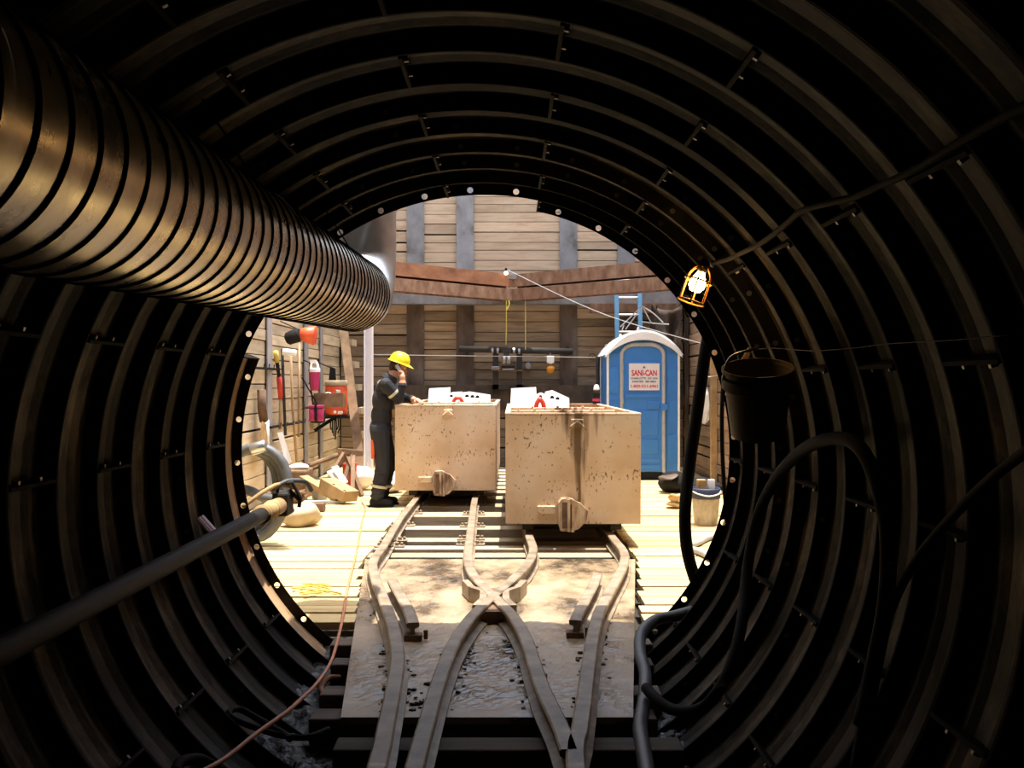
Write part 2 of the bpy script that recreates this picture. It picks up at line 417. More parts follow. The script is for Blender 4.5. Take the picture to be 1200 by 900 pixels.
# ------------------------------------------------------------------ shaft
XL, XR, YB, YF, ZT = -3.05, 3.05, 17.5, 5.36, 5.4
# front wall with round opening
mb = MB(); n = 72; vs = []; R = 1.535
for i in range(n):
    a = 2*PI*i/n; d = Vector((math.sin(a), 0, math.cos(a)))
    ks = []
    if abs(d.x) > 1e-6: ks.append(((XR if d.x > 0 else XL)-AX)/d.x)
    if abs(d.z) > 1e-6: ks.append(((ZT if d.z > 0 else -.6)-AZ)/d.z)
    k = min(x for x in ks if x > 0)
    for y in (YF-.15, YF):
        vs.append(Vector((AX, y, AZ))+d*R); vs.append(Vector((AX, y, AZ))+d*max(k, R+.02))
fs = []
for i in range(n):
    a, b = i*4, ((i+1) % n)*4
    fs += [(a, b, b+1, a+1), (a+2, a+3, b+3, b+2), (a, a+2, b+2, b), (a+1, b+1, b+3, a+3)]
mb.add(vs, fs); struct(obj('wall_front', mb, 'earth'))

def pile_mb(c, ax, w=.30, d=.28, z0=-.25, z1=ZT):
    """H pile: flange face towards -ax... c is the centre of the front flange face, ax the direction into the wall"""
    c = Vector(c); ax = Vector(ax); sx = ax.cross(Vector((0,0,1)))
    mb = MB(); m = Matrix(((sx.x, ax.x, 0, c.x), (sx.y, ax.y, 0, c.y), (0, 0, 1, 0), (0,0,0,1)))
    mb.box(-w/2, w/2, 0, .018, z0, z1, m); mb.box(-w/2, w/2, d-.018, d, z0, z1, m); mb.box(-.009, .009, .018, d-.018, z0, z1, m)
    return mb
def lag(parent, mats, lo, axis, p, zs=.18, z1=ZT, name='lagging_board', zmin=-.2, low=None):
    """boards stacked in a bay from lo[0] to lo[1] along axis; p is the plane of their face"""
    a, b = lo; L = b-a; meshes = {}
    z = zmin
    while z < z1-.02:
        h = random.choice([.17, .18, .18, .19, .18, .14]); h = min(h, z1-z)
        key = round(h, 3)
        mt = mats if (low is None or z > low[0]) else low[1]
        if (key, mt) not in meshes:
            mb = MB(); g = .0055
            if axis == 'X': mb.box(-L/2, L/2, 0, .07, g, h-g)
            else: mb.box(0, .07, -L/2, L/2, g, h-g)
            meshes[(key, mt)] = mesh_of(name, mb, mt)
        o = random.uniform(-.014, .010)
        base = wloc(parent)
        tl = random.uniform(-.004, .004)/max(L, 1)
        if axis == 'X': inst(name, meshes[(key, mt)], parent, Vector(((a+b)/2, p+o, z))-base, (0, tl, 0))
        elif p < 0: inst(name, meshes[(key, mt)], parent, Vector((p-.07+o, (a+b)/2, z))-base, (tl, 0, 0))
        else: inst(name, meshes[(key, mt)], parent, Vector((p-o, (a+b)/2, z))-base, (tl, 0, 0))
        z += h + random.choice([0, 0, 0, .004, .004, .02])
# back wall
wb = sthing('wall_back', (0, YB, 0)); wb['label'] = 'back shaft wall of horizontal timber lagging between steel soldier piles'
mb = MB(); mb.box(XL-.5, XR+.5, YB+.16, YB+.4, -.5, ZT); obj('earth_face', mb, 'earth', wb)
px = [-1.72, -.835, 1.005, 2.03]
edges = [XL] + px + [XR]
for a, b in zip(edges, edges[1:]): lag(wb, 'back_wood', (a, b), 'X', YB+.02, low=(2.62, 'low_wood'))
for x in px: obj('soldier_pile', pile_mb((x, YB-.03, 0), (0,1,0), w=.31, z0=2.98), 'pile_grey', wb); obj('soldier_pile', pile_mb((x, YB-.03, 0), (0,1,0), w=.31, z1=2.98), 'pile_rust', wb)
# left wall
wl = sthing('wall_left', (XL, 11, 0)); wl['label'] = 'left shaft wall of pale timber lagging hung with tools'
mb = MB(); mb.box(XL-.4, XL-.16, YF, YB+.4, -.5, ZT); obj('earth_face', mb, 'earth', wl)
py = [8.0, 10.2, 12.3, 14.5, 15.66]
edges = [YF] + py + [YB]
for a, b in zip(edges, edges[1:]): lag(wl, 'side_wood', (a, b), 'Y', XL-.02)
for y in py: obj('soldier_pile', pile_mb((XL+.02, y, 0), (-1,0,0), w=.21), 'pile_pale', wl)
# right wall
wr = sthing('wall_right', (XR, 11, 0)); wr['label'] = 'right shaft wall of reddish timber lagging beside the blue toilet'
mb = MB(); mb.box(XR+.16, XR+.4, YF, YB+.4, -.5, ZT); obj('earth_face', mb, 'earth', wr)
py = [8.0, 10.4, 12.6, 14.8, 17.1]
edges = [YF] + py + [YB]
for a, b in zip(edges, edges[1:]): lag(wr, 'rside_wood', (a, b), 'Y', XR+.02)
for y in py: obj('soldier_pile', pile_mb((XR-.02, y, 0), (1,0,0), w=.3), 'pile_rust', wr)

# floor: base, planks either side of the tracks, ties between
fl = sthing('floor', (0, 11, 0)); fl['label'] = 'shaft floor of wide yellow planks laid crosswise'
mb = MB(); mb.box(XL-.2, XR+.2, YF, YB+.3, -.6, -.28); obj('ground', mb, 'earth', fl)
pl = {}
def plank(x0, x1, y, wd, dz):
    key = (round(x1-x0, 2), wd)
    if key not in pl:
        L = x1-x0; mb = MB(); mb.box(-L/2, L/2, .006, wd-.006, -.05, 0, None, .004); pl[key] = mesh_of('plank', mb, 'floor_wood')
    inst('plank', pl[key], fl, Vector(((x0+x1)/2, y, dz))-wloc(fl), (random.uniform(-.004, .004), 0, random.uniform(-.002, .002)))
y = 6.02
while y < YB-.1:
    wd = random.choice([.286, .286, .235, .185, .14])
    dz = random.uniform(-.006, .004)
    xl = -1.24 if y > 8.1 else -1.24+ (8.14-y)*.125+.0
    plank(XL+.04, round(xl+random.choice([0, -.03, .02]), 2), y, wd, dz)
    xr = 1.02 if y > 8.1 else 1.04-(8.14-y)*.129
    plank(round(xr+random.choice([0.02, .05, .03]), 2), XR-.04, y, wd, random.uniform(-.006, .004))
    y += wd + random.choice([.008, .012, .018, .03])
for y in (6.2, 8.2, 10.2, 12.2, 14.2, 16.2):
    for a, b in ((XL+.05, -1.3), (1.1, XR-.05)):
        mb = MB(); mb.box(a, b, y, y+.2, -.26, -.058); obj('sleeper_bearer', mb, 'dark_tie', fl)
tie_y = [8.30, 8.70, 9.12, 9.88, 10.84, 11.7, 12.5, 13.2, 13.75, 14.3, 14.85, 15.4, 15.95, 16.5, 17.0]
for k, y in enumerate(tie_y):
    wd = [.20, .17, .21, .24, .36][k] if k < 5 else .3
    mb = MB(); mb.box(-1.23, 1.0, y, y+wd, -.2, -.001, None, .008); obj('railway_tie', mb, 'tie_wood', fl, loc=(-.1, y, 0))

# tunnel ties, mud
mb = MB(); nx, ny = 110, 420; vs = []
for j in range(ny+1):
    y = -2.9 + 8.85*j/ny
    for i in range(nx+1):
        x = -1.16+2.32*i/nx
        z = -.20+.10*abs(x)**1.5 + .055*mnoise.noise(Vector((x*5, y*5, 3))) + .03*mnoise.noise(Vector((x*16, y*16, 1))) + .026*mnoise.noise(Vector((x*30, y*30, 8))) + .012*mnoise.noise(Vector((x*70, y*70, 2)))
        lim = math.sqrt(max(0, (RO+.05)**2-x*x)); z = max(z, AZ-lim)
        vs.append(Vector((AX+x, y, z)))
mb.add(vs, [(j*(nx+1)+i, j*(nx+1)+i+1, (j+1)*(nx+1)+i+1, (j+1)*(nx+1)+i) for j in range(ny) for i in range(nx)])
o = obj('mud', mb, 'mud', smooth=True); o['kind'] = 'stuff'; tag(o, 'wet black mud lying in the bottom of the tunnel', 'mud')
for k, (y, xa, xb) in enumerate([(5.58, -1.04, .80), (5.17, -.96, .75), (4.68, -.92, .72), (4.33, -.90, .645), (3.97, -.73, .70), (3.58, -.80, .62), (3.1, -.8, .6), (2.6, -.8, .6)]):
    mb = MB(); mb.box(xa, xb, y, y+.15, -.165, -.022+.003*(k % 2), None, .01); mb.jitter(.006, 5)
    o = obj('timber_tie', mb, 'dark_tie', loc=((xa+xb)/2, y, -.16))
    where = ['farthest in the tunnel, by the portal sill', 'second from the portal, beside the black muck', 'third from the portal, its left end beside the red cord', 'under the near edge of the muddy deck', 'in front of the near edge of the muddy deck', 'at the very bottom of the picture', 'nearest but one to the viewer, below the frame', 'nearest to the viewer, below the frame'][k]
    tag(o, 'muddy crosswise timber tie '+where, 'timber', 'ties in the tunnel')

# ------------------------------------------------------------------ deck sheet under the switch
mb = MB(); nx, ny = 90, 170; vs = []
ya, yb = 4.27, 8.12
for j in range(ny+1):
    t = j/ny; y = ya+(yb-ya)*t
    x0 = -.745+(-1.215+.745)*t; x1 = .527+(1.02-.527)*t
    for i in range(nx+1):
        s_ = i/nx; x = x0+(x1-x0)*s_
        e = min(s_, 1-s_, t, 1-t); fade = min(1, e*14)
        z = .010*mnoise.noise(Vector((x*4, y*3, 0))) + .006*mnoise.noise(Vector((x*13, y*9, 4))) + .005*mnoise.noise(Vector((x*34, y*30, 9)))
        vs.append(Vector((x, y, .010+z*fade)))
mb.add(vs, [(j*(nx+1)+i, j*(nx+1)+i+1, (j+1)*(nx+1)+i+1, (j+1)*(nx+1)+i) for j in range(ny) for i in range(nx)])
rim = [i for i in range(nx+1)] + [j*(nx+1)+nx for j in range(1, ny+1)] + [ny*(nx+1)+i for i in range(nx-1, -1, -1)] + [j*(nx+1) for j in range(ny-1, 0, -1)]
o0 = len(mb.v); mb.v += [mb.v[i]-Vector((0,0,.03)) for i in rim]
for q in range(len(rim)): mb.f.append((rim[q], rim[(q+1) % len(rim)], o0+(q+1) % len(rim), o0+q)); mb.mi.append(0)
tag(obj('deck_sheet', mb, 'deck', loc=(-.1, 6.2, 0)), 'wide mud-smeared deck sheet under the crossing rails', 'deck')

# ------------------------------------------------------------------ rails
HZ = 1.36
def rz(px, py): y = F*HZ/(py-450); return Vector(((px-600)*y/F, y, .012))
RP = [(-.006, 0), (.05, 0), (.05, .010), (.012, .022), (.010, .068), (.034, .078), (.036, .098), (.029, .104)]
RP = RP[1:] + [(-x, z) for x, z in reversed(RP[1:])]
def rail_mesh(mb, path, prof=RP):
    k = len(prof); n = len(path); vs = []
    for i, p in enumerate(path):
        t = (path[min(i+1, n-1)]-path[max(i-1, 0)]); t.z = 0; t.normalize(); nrm = Vector((t.y, -t.x, 0))
        for x, z in prof: vs.append(p+nrm*x+Vector((0,0,z)))
    fs = [(i*k+j, i*k+(j+1) % k, (i+1)*k+(j+1) % k, (i+1)*k+j) for i in range(n-1) for j in range(k)]
    fs += [tuple(range(k-1, -1, -1)), tuple((n-1)*k+j for j in range(k))]
    return mb.add(vs, fs)
def pts_of(l): return [rz(*p) for p in l]
L1 = [Vector((-1.133, 17.2, .012)), Vector((-1.133, 12.5, .012))] + pts_of([(485,588),(468,610),(450,640),(437,660),(441,682),(450,705),(461,738),(466,772),(462,805),(454,845),(442,900)]) + [Vector((-.44, 2.2, .012))]
L2 = [Vector((-.433, 17.2, .012)), Vector((-.433, 12.5, .012))] + pts_of([(556,588),(552,620),(549,645),(549,661),(556,677),(576,698),(600,722),(616,750),(626,780),(637,812),(655,850),(667,883)])
R1 = [Vector((.153, 17.2, .012)), Vector((.153, 12.5, .012)), Vector((.153, 9.4, .012))] + pts_of([(620,629),(625,646),(617,664),(600,681),(577,701),(553,724),(534,752),(521,782),(510,815),(500,850),(490,886),(483,915)])
R2 = [Vector((.88, 17.2, .012)), Vector((.88, 12.5, .012)), Vector((.88, 9.4, .012))] + pts_of([(719,632),(731,648),(730,665),(717,690),(704,715),(696,742),(690,780),(685,820),(680,855),(675,900)]) + [Vector((.22, 2.2, .012))]
def rail(name, label, path, n=5, clips=(), loc=None):
    p = catmull(path, n)
    o = obj('rail_bar', rail_mesh(MB(), p), 'rail')
    smooth_auto(o, 30)
    t = thing(name, label, 'rail', (path[len(path)//2].x, path[len(path)//2].y, .012), 'rails of the switch')
    o.data.transform(Matrix.Translation(-t.location)); o.parent = t
    for y in clips:       # spike pairs holding the foot to a tie
        q = min(p, key=lambda v: abs(v.y-y))
        for s in (-1, 1):
            mb = MB(); c = q+Vector((s*.085, 0, 0))
            mb.box(c.x-.045, c.x+.045, c.y-.05, c.y+.05, -.002, .014, None, .003); mb.box(c.x-.018-s*.022, c.x+.018-s*.022, c.y-.016, c.y+.016, .013, .042, None, .005); mb.lathe([(.014, 0), (.014, .02), (.009, .026)], (c.x+s*.018, c.y+.02, .013), 8)
            obj('rail_clip', mb, 'rail', t)
    return t, p
tl = [y+.1 for y in tie_y[1:7]]
t1, p1 = rail('curved_rail', 'leftmost rail, bending beside the left deck edge under the far cart', L1, clips=tl)
t2, p2 = rail('curved_rail', 'inner rail from the far left cart, crossing to the right at the frog', L2, clips=tl)
R1 = [v+Vector((0, 0, .0016)) for v in R1]; L1 = L1
t3, p3 = rail('curved_rail', 'inner rail from the near right cart, crossing to the left at the frog', R1)
t4, p4 = rail('curved_rail', 'rightmost rail, bending beside the right deck edge under the near cart', R2)
# fish plate bolts near the frog
for t, p, ys, sx in ((t2, p2, (6.9, 6.78, 6.66, 6.54), -1), (t3, p3, (6.9, 6.78, 6.66, 6.54), 1), (t1, p1, (8.9, 8.75, 8.6, 8.45), 1)):
    for y in ys:
        q = min(p, key=lambda v: abs(v.y-y)); mb = MB(); mb.lathe([(.014, 0), (.014, .03), (.008, .045)], q+Vector((sx*.012, 0, .046)), 6, (sx, 0, 0)); obj('joint_bolt', mb, 'rail', t)
def guard(name, label, pts):
    t = thing(name, label, 'rail', pts[1]); o = obj('rail_bar', rail_mesh(MB(), catmull(pts, 4)), 'rail', t); smooth_auto(o, 30)
    q = pts[-1]; mb = MB(); mb.box(q.x-.05, q.x+.05, q.y-.02, q.y+.06, .012, .05, None, .006); mb.lathe([(.014, 0), (.014, .05)], (q.x+.07, q.y+.02, .02), 6); obj('rail_clip', mb, 'rust', t)
guard('guard_rail', 'short guard rail inside the leftmost rail, half in sun', pts_of([(460,682),(465,692),(478,715),(484,733)]))
guard('guard_rail', 'short guard rail inside the rightmost rail, half in sun', pts_of([(700,674),(695,688),(683,710),(674,730)]))
for s, lab in ((-1, 'left'), (1, 'right')):
    c = 576
    pts = [rz(c+3.5+s*34.5, 681), rz(c+3.5+s*27, 689), rz(c+3.5+s*13, 693.5), rz(c+3.5+s*13.5, 703), rz(c+3.5+s*22, 711)]
    o = obj('wing_rail', rail_mesh(MB(), pts, [(.022,0),(.022,.098),(-.022,.098),(-.022,0)]), 'rail', loc=tuple(pts[2]))
    tag(o, 'short bent wing rail on the %s side of the frog' % lab, 'rail')
mb = MB(); q = rz(576, 708); mb.prism([(q.x-.13, .012), (q.x+.13, .012), (q.x+.06, .098), (q.x-.06, .098)], q.y-.16, q.y+.50); mb.jitter(.012, 7)
tag(obj('frog_block', mb, 'rust', loc=tuple(q)), 'rusty steel block in the throat of the rail crossing', 'block')

mb = MB(); random.seed(5)
for i in range(260):
    pth = random.choice([p2, p3, p2, p3, p4, p1]); q = random.choice([v for v in pth if 4.35 < v.y < 6.6]); x = q.x+random.choice([-1, 1])*(.045+abs(random.gauss(0, .022))); y = q.y+random.uniform(-.1, .1)
    if not (-.70-.12*(y-4.3) < x < .50+.12*(y-4.3)) or not 4.32 < y < 8: continue
    r = random.uniform(.004, .012); mb.cone((x, y, .008+r*.3), (x+random.uniform(-r, r)*1.5, y+random.uniform(-r, r)*2, .006), r, r*.7) if False else mb.ball((x, y, .008+r*.25), (r*random.uniform(1, 2.2), r*random.uniform(1, 2.2), r*.8), 3)
mb.jitter(.006, 40)
o = tag(obj('mud_clods', mb, 'clod', smooth=True, loc=(-.1, 5.3, .01)), 'small dark mud clods scattered along the rails on the deck', 'mud'); o['kind'] = 'stuff'
# ------------------------------------------------------------------ muck carts
def cart(label, x0, x1, y0, L, z0, z1, stain, label2):
    t = thing('muck_cart', label, 'cart', ((x0+x1)/2, y0, 0), 'cream steel muck carts')
    W = x1-x0; cx = (x0+x1)/2; T = .03
    m = box_paint('cream_cart_paint', stain)
    mb = MB()
    mb.box(x0, x1, y0, y0+T, z0, z1, None, .006); mb.box(x0, x1, y0+L-T, y0+L, z0, z1, None, .006)
    mb.box(x0, x0+T, y0+T, y0+L-T, z0, z1); mb.box(x1-T, x1, y0+T, y0+L-T, z0, z1); mb.box(x0+T, x1-T, y0+T, y0+L-T, z0, z0+T)
    obj('body', mb, m, t)
    mb = MB(); r = .045
    mb.box(x0-.004, x0+r, y0, y0+L, z1, z1+.018, None, .004); mb.box(x1-r, x1+.004, y0, y0+L, z1, z1+.018, None, .004)
    mb.box(x0+r, x1-r, y0+L-r, y0+L, z1, z1+.018, None, .004); mb.box(x0+r, x1-r, y0-.002, y0+r, z1, z1+.018, None, .004)
    obj('rim', mb, m, t)
    for k, f in enumerate((.16, .42, .7)):
        mb = MB(); mb.box(x0+T, x1-T, y0+L*f, y0+L*f+.06, z1-.10, z1-.005, None, .006)
        for q in (.25, .5, .75): mb.box(x0+W*q-.012, x0+W*q+.012, y0+L*f-.02, y0+L*f+.08, z1-.10, z1+.012)
        obj('cross_bar', mb, 'tan' if k == 0 else m, t)
    # coupler pocket: two cheek plates, a faceted bell and a pin
    q = cx + (.0 if stain is None else -.01)*0
    s_ = 1.0
    mb = MB(); zc = z0+.11
    mb.prism([(q-.135, zc-.10), (q-.12, zc-.15), (q+.0, zc-.165), (q+.0, zc+.12), (q-.04, zc+.135), (q-.11, zc+.125), (q-.135, zc+.09)], y0-.13, y0)
    mb.box(q-.06, q-.035, y0-.15, y0-.13, zc-.155, zc+.125); mb.box(q-.02, q+.0, y0-.15, y0-.13, zc-.16, zc+.12)
    mb.prism([(q+.0, zc-.15), (q+.04, zc-.145), (q+.11, zc-.075), (q+.125, zc+.015), (q+.06, zc+.085), (q+.0, zc+.11)], y0-.085, y0)
    cp = obj('coupler', mb, 'coupler', t)
    mb = MB(); mb.box(q-.105, q-.06, y0-.136, y0-.12, zc-.13, zc+.10); mb.box(q-.034, q-.02, y0-.136, y0-.12, zc-.13, zc+.08); obj('coupler_slot', mb, 'rust', cp)
    mb = MB(); mb.box(q-.32, q-.16, y0-.03, y0, zc-.02, zc+.055, None, .008); obj('step_plate', mb, m, t)
    mb = MB(); mb.box(cx-.02, cx+.09, y0-.025, y0, z1-.11, z1-.035, None, .01); mb.tube([(cx-.02, y0-.03, z1-.10), (cx+.035, y0-.055, z1-.055), (cx+.09, y0-.03, z1-.10)], .012, 6); obj('lifting_lug', mb, m, t)
    # underframe and wheels
    mb = MB()
    for xx in (cx-.40, cx+.40): mb.box(xx-.05, xx+.05, y0+.18, y0+L-.18, z0-.075, z0)
    mb.box(cx-.42, cx+.42, y0+.35, y0+.47, z0-.07, z0-.002); mb.box(cx-.42, cx+.42, y0+L-.47, y0+L-.35, z0-.07, z0-.002)
    obj('underframe', mb, 'dark_steel', t)
    for yy in (y0+.55, y0+L-.55):
        mb = MB(); mb.tube([(cx-.42, yy, .218), (cx+.42, yy, .218)], .03, 10); obj('axle', mb, 'dark_steel', t)
        for s in (-1, 1):
            mb = MB(); mb.lathe([(.12, -.03), (.12, .03), (.10, .035), (.03, .045)], (cx+s*.35, yy, .236), 24, (s,0,0)); mb.lathe([(.135, 0), (.135, .014)], (cx+s*.35-s*.045, yy, .251), 24, (s,0,0))
            smooth_auto(obj('wheel', mb, 'dark_steel', t), 35)
    # things on the far end of each cart are built separately
    return t
cart('clean cream steel muck cart on the far left track, the man leaning on it', -1.384, -.193, 11.6, 4.2, .20, 1.195, None, '')
cart('cream steel muck cart on the near right track, brown mud run down its front', -.058, 1.145, 8.72, 4.2, .215, 1.185, .055, '')
def cart_goods(px, y, k, where):
    # upright white slab
    s = y/F
    def q(x, yy): return (x-600)*s
    z1 = 1.2
    def Z(py): return EYE-(py-450)*s
    x0, x1 = (px[0]-600)*s, (px[1]-600)*s
    zb = .85
    mb = MB(); mb.prism([(x0, zb), (x1+.01, zb), (x1, Z(454)), (x0+.02, Z(455.5))], y, y+.12); mb.jitter(.006, 4)
    for v in mb.v: v.y += (v.z-zb)*.55
    tag(obj('white_slab', mb, 'white', loc=((x0+x1)/2, y, zb)), 'blunt white upright slab sticking out of the %s cart' % where, 'slab')
    # white plates with a row of round holes
    for j, (a, b, ta, tb) in enumerate(px[2]):
        xa, xb = (a-600)*s, (b-600)*s; ya = y+.06+.16*j
        zc0, zc1 = Z(ta), Z(tb)
        mb = MB(); mb.prism([(xa, zb), (xb, zb), (xb, min(zc0, zc1)-.03 if False else zc1), (xa+(.3*(xb-xa)), zc0), (xa, zc0-.02)], ya, ya+.03)
        for v in mb.v: v.y += (v.z-zb)*.34
        tp = tag(obj('drilled_plate', mb, 'white', loc=((xa+xb)/2, ya, zb)), ('smaller' if j == 0 else 'larger') + ' slanting white plate with dark round holes sticking out of the %s cart' % where, 'plate')
        for hx, hy in px[3][j]:
            mb = MB(); c = Vector(((hx-600)*s, ya-.004+(Z(hy)-zb)*.34, Z(hy))); r = 2.4*s if j else 1.9*s
            mb.lathe([(r, 0), (r, .02)], c, 14, (0,1,0)); obj('hole', mb, 'black', tp)
    a, b, ty = px[4]; xa, xb = (a-600)*s, (b-600)*s; zt = Z(ty); zz = Z(ty+9)
    mb = MB(); yy = y-.10
    mb.tube(catmull([(xa, yy, zb), (xa+.01, yy, zz), (xa+.05, yy, zt-.01), ((xa+xb)/2, yy, zt), (xb-.05, yy, zt-.01), (xb-.01, yy, zz), (xb, yy, zb)], 5), .028, 8)
    tag(obj('red_hoop', mb, 'red', smooth=True, loc=((xa+xb)/2, yy, zb)), 'red bent hoop showing above the rim of the %s cart' % where, 'hoop')
cart_goods(((499.5, 526, [(525, 541, 459.5, 459), (538, 574, 459, 463)], [[(528, 464.5)], [(546, 465), (552.5, 465.5), (558.5, 466)]], (530, 544, 466.5))), 14.9, 0, 'far left')
cart_goods(((597, 629, [(630, 645, 460, 464), (640, 669, 457.5, 467)], [[(634, 465)], [(642.5, 465.5), (648.5, 466.5), (655, 468)]], (627, 638, 467.5))), 12.3, 1, 'near right')
# bottle on the far rim of the near cart
b = P(703, 473.6, 12.92); t = thing('bottle', 'small dark bottle with white cap on the rim of the near cart', 'bottle', (b.x-.05, 12.86, 1.203))
c = t.location; mb = MB(); mb.lathe([(.045, 0), (.05, .01), (.05, .07), (.042, .09), (.05, .11), (.05, .155), (.03, .185)], c, 16); obj('bottle_body', mb, 'black', t, True)
mb = MB(); mb.lathe([(.038, .178), (.042, .19), (.03, .235), (.012, .25)], c, 16); obj('cap', mb, 'white', t, True)
mb = MB(); mb.lathe([(.0515, .03), (.0515, .068)], c, 16, cap=False); obj('bottle_label', mb, 'magenta', t, True)

# ------------------------------------------------------------------ ventilation duct
t = thing('air_duct', 'big ribbed metal ventilation duct hanging along the upper left of the tunnel', 'duct', (-.95, 3.5, 2.0))
DR = .222; ye = 5.98
def dc(y): return Vector(((-182/F)*5.9-.006*y-.0, y, EYE+(76/F)*5.9+.026*y))
mb = MB(); ys = [-2.5] + [i*.1 for i in range(0, 60)] + [ye]
mb.tube([dc(y) for y in ys if y <= ye], DR, 56, caps=False)
obj('duct_wall', mb, 'duct', t, True)
# elbow turning up beyond the lining
mb = MB(); c0 = dc(ye); pts = [c0, c0+Vector((0, .10, .003))]; r = .30; cc = pts[-1]+Vector((0, 0, r))
for i in range(1, 13):
    a = PI/2*i/12; pts.append(cc+Vector((0, r*math.sin(a), -r*math.cos(a))))
top = pts[-1]; pts += [Vector((top.x, top.y, z)) for z in (2.5, 3.2, 4.2, 6.2)]
mb.tube(pts, DR-.006, 48, caps=False); obj('duct_elbow', mb, 'galv', t, True)
for z in (2.62, 3.4):
    mb = MB(); mb.lathe([(DR-.004, -.03), (DR+.008, -.02), (DR+.008, .02), (DR-.004, .03)], (top.x, top.y, z), 48, cap=False); obj('duct_collar', mb, 'galv', t, True)
mb = MB()
for i in range(48):
    pass
rp = [(DR-.002, -.007), (DR+.0035, -.006), (DR+.0055, 0), (DR+.0035, .006), (DR-.002, .007)]
mb.lathe(rp, (0,0,0), 56, (0, 1, .026), cap=False); rib_me = mesh_of('rib', mb, 'rubber', True)
y = ye
while y > .3:
    inst('rib', rib_me, t, dc(y)-t.location); y -= .115
for y in (1.2, 3.0, 4.8):     # hanger straps up to the lining
    c = dc(y); d = (c-Vector((AX, y, AZ))).normalized()
    for s in (-1, 1):
        mb = MB(); sd_ = Vector((-d.z, 0, d.x))*s*DR
        mb.tube([c+sd_*1.02, Vector((AX, y, AZ))+ (c+sd_-Vector((AX, y, AZ))).normalized()*RO], .004, 6)
        obj('hanger_wire', mb, 'dark_steel', t)

# ------------------------------------------------------------------ bracing of the shaft
def hbeam(mb, a, b, fw, d, tf=.022):
    """H beam lying with its two flanges upright: face fw high, depth d"""
    a = Vector(a); b = Vector(b); x = (b-a).normalized(); nrm = Vector((0,0,1)).cross(x).normalized()
    for s in (-1, 1): mb.beam(a+nrm*s*d/2, b+nrm*s*d/2, tf, fw)
    mb.beam(a, b, d, .02)
    return mb
zt, zb_ = 3.25, 3.005
for s, lab in ((-1, 'left'), (1, 'right')):
    a = Vector((0, 17.16, 0)); b = Vector((s*3.0, 14.2 if s < 0 else 14.62, 0))
    for z, m, nm, fw in ((zt, 'wale_orange', 'upper orange-rusted', .215), (zb_, 'wale_rust', 'lower scaly brown', .20)):
        mb = MB(); hbeam(mb, a+Vector((s*.02, 0, z)), b+Vector((0,0,z)), fw, .25)
        for q in (.2, .4, .62, .85):       # stiffener ribs
            c = a.lerp(b, q); 
        t = tag(obj('brace_beam', mb, m if s < 0 or z == zb_ else 'wale_rust', loc=(0, 17.1, z)), '%s steel corner brace on the %s half of the back wall' % (nm, lab), 'beam', 'corner braces')
mb = MB(); mb.box(-.37, .37, 16.93, 16.96, 3.27, 3.36, None, .004); obj_ = obj('splice_plate', mb, 'pile_grey', loc=(0, 16.95, 3.3)); tag(obj_, 'flat dark splice plate where the corner braces meet', 'plate')
mb = MB(); hbeam(mb, (XL+.05, 17.30, 2.97), (XR-.05, 17.30, 2.97), .22, .24); tag(obj('wale_beam', mb, 'pile_grey', loc=(0, 17.3, 2.97)), 'grey horizontal wale on the back wall beneath the corner braces', 'beam')
mb = MB(); hbeam(mb, (XL+.05, 17.30, 1.23), (XR-.05, 17.30, 1.23), .42, .24); tag(obj('wale_beam', mb, 'wale_dark', loc=(0, 17.3, 1.23)), 'dark horizontal wale low on the back wall behind the carts', 'beam')
# angle bracket at the right end under the brace
mb = MB(); mb.box(1.35, 2.9, 17.05, 17.17, 2.70, 2.86); mb.jitter(.004, 3); tag(obj('bracket_beam', mb, 'wale_rust', loc=(2.1, 17.1, 2.8)), 'short rusty ledge beam under the right brace behind the ladder', 'beam')

mb = MB(); mb.box(-.72, 2.9, 5.40, 5.93, 2.66, 2.98, None, .01); tag(obj('added_shade_beam', mb, 'brown', loc=(1.1, 5.7, 2.66)), 'unseen timber beam added over the tunnel mouth to shade the deck', 'beam')  # out-of-view beam added to cast the shadow edge on the deck
# pipe, winch frame and fittings on the back wall
yb = 17.08
def B(px, py, y=17.0): return P(px, py, y)
t = thing('wall_pipe', 'dark horizontal pipe across the back wall below the braces', 'pipe', B(600, 410, yb))
mb = MB(); mb.tube([B(538, 409, yb), B(671, 412, yb)], .055, 14); obj('pipe', mb, 'dark_steel', t, True)
for x in (545, 665): mb = MB(); c = B(x, 411, yb); mb.box(c.x-.03, c.x+.03, yb-.02, YB-.03, c.z-.07, c.z+.07); obj('pipe_clamp', mb, 'dark_steel', t)
t = thing('winch_frame', 'dark steel frame with a chrome valve block under the wall pipe', 'winch', B(595, 455, 17.1))
a, b = B(577.5, 412, 17.12), B(612, 456, 17.12)
mb = MB(); mb.box(a.x, a.x+.10, 17.06, 17.16, b.z, a.z); mb.box(b.x-.10, b.x, 17.06, 17.16, b.z, a.z); mb.box(a.x, b.x, 17.06, 17.16, b.z, b.z+.08); obj('frame', mb, 'dark_steel', t)
mb = MB(); c = B(594, 434, 17.0); mb.box(a.x-.01, b.x+.01, 16.96, 17.1, c.z-.012, c.z+.008); obj('shelf', mb, 'rust', t)
mb = MB(); c = B(593.5, 411, 16.98); mb.box(c.x-.085, c.x+.085, 16.9, 17.03, c.z-.04, c.z+.06, None, .01); mb.box(c.x-.05, c.x+.05, 16.9, 17.0, c.z-.10, c.z-.04, None, .01); obj('valve_block', mb, 'dark_steel', t)
for dx, dz in ((-.24, 0), (-.15, 0), (.13, 0), (.22, -.01)): mb = MB(); mb.lathe([(.05, -.018), (.05, .018)], c+Vector((dx, -.03, dz)), 12, (1,0,0)); obj('valve_fitting', mb, 'steel', t, False)
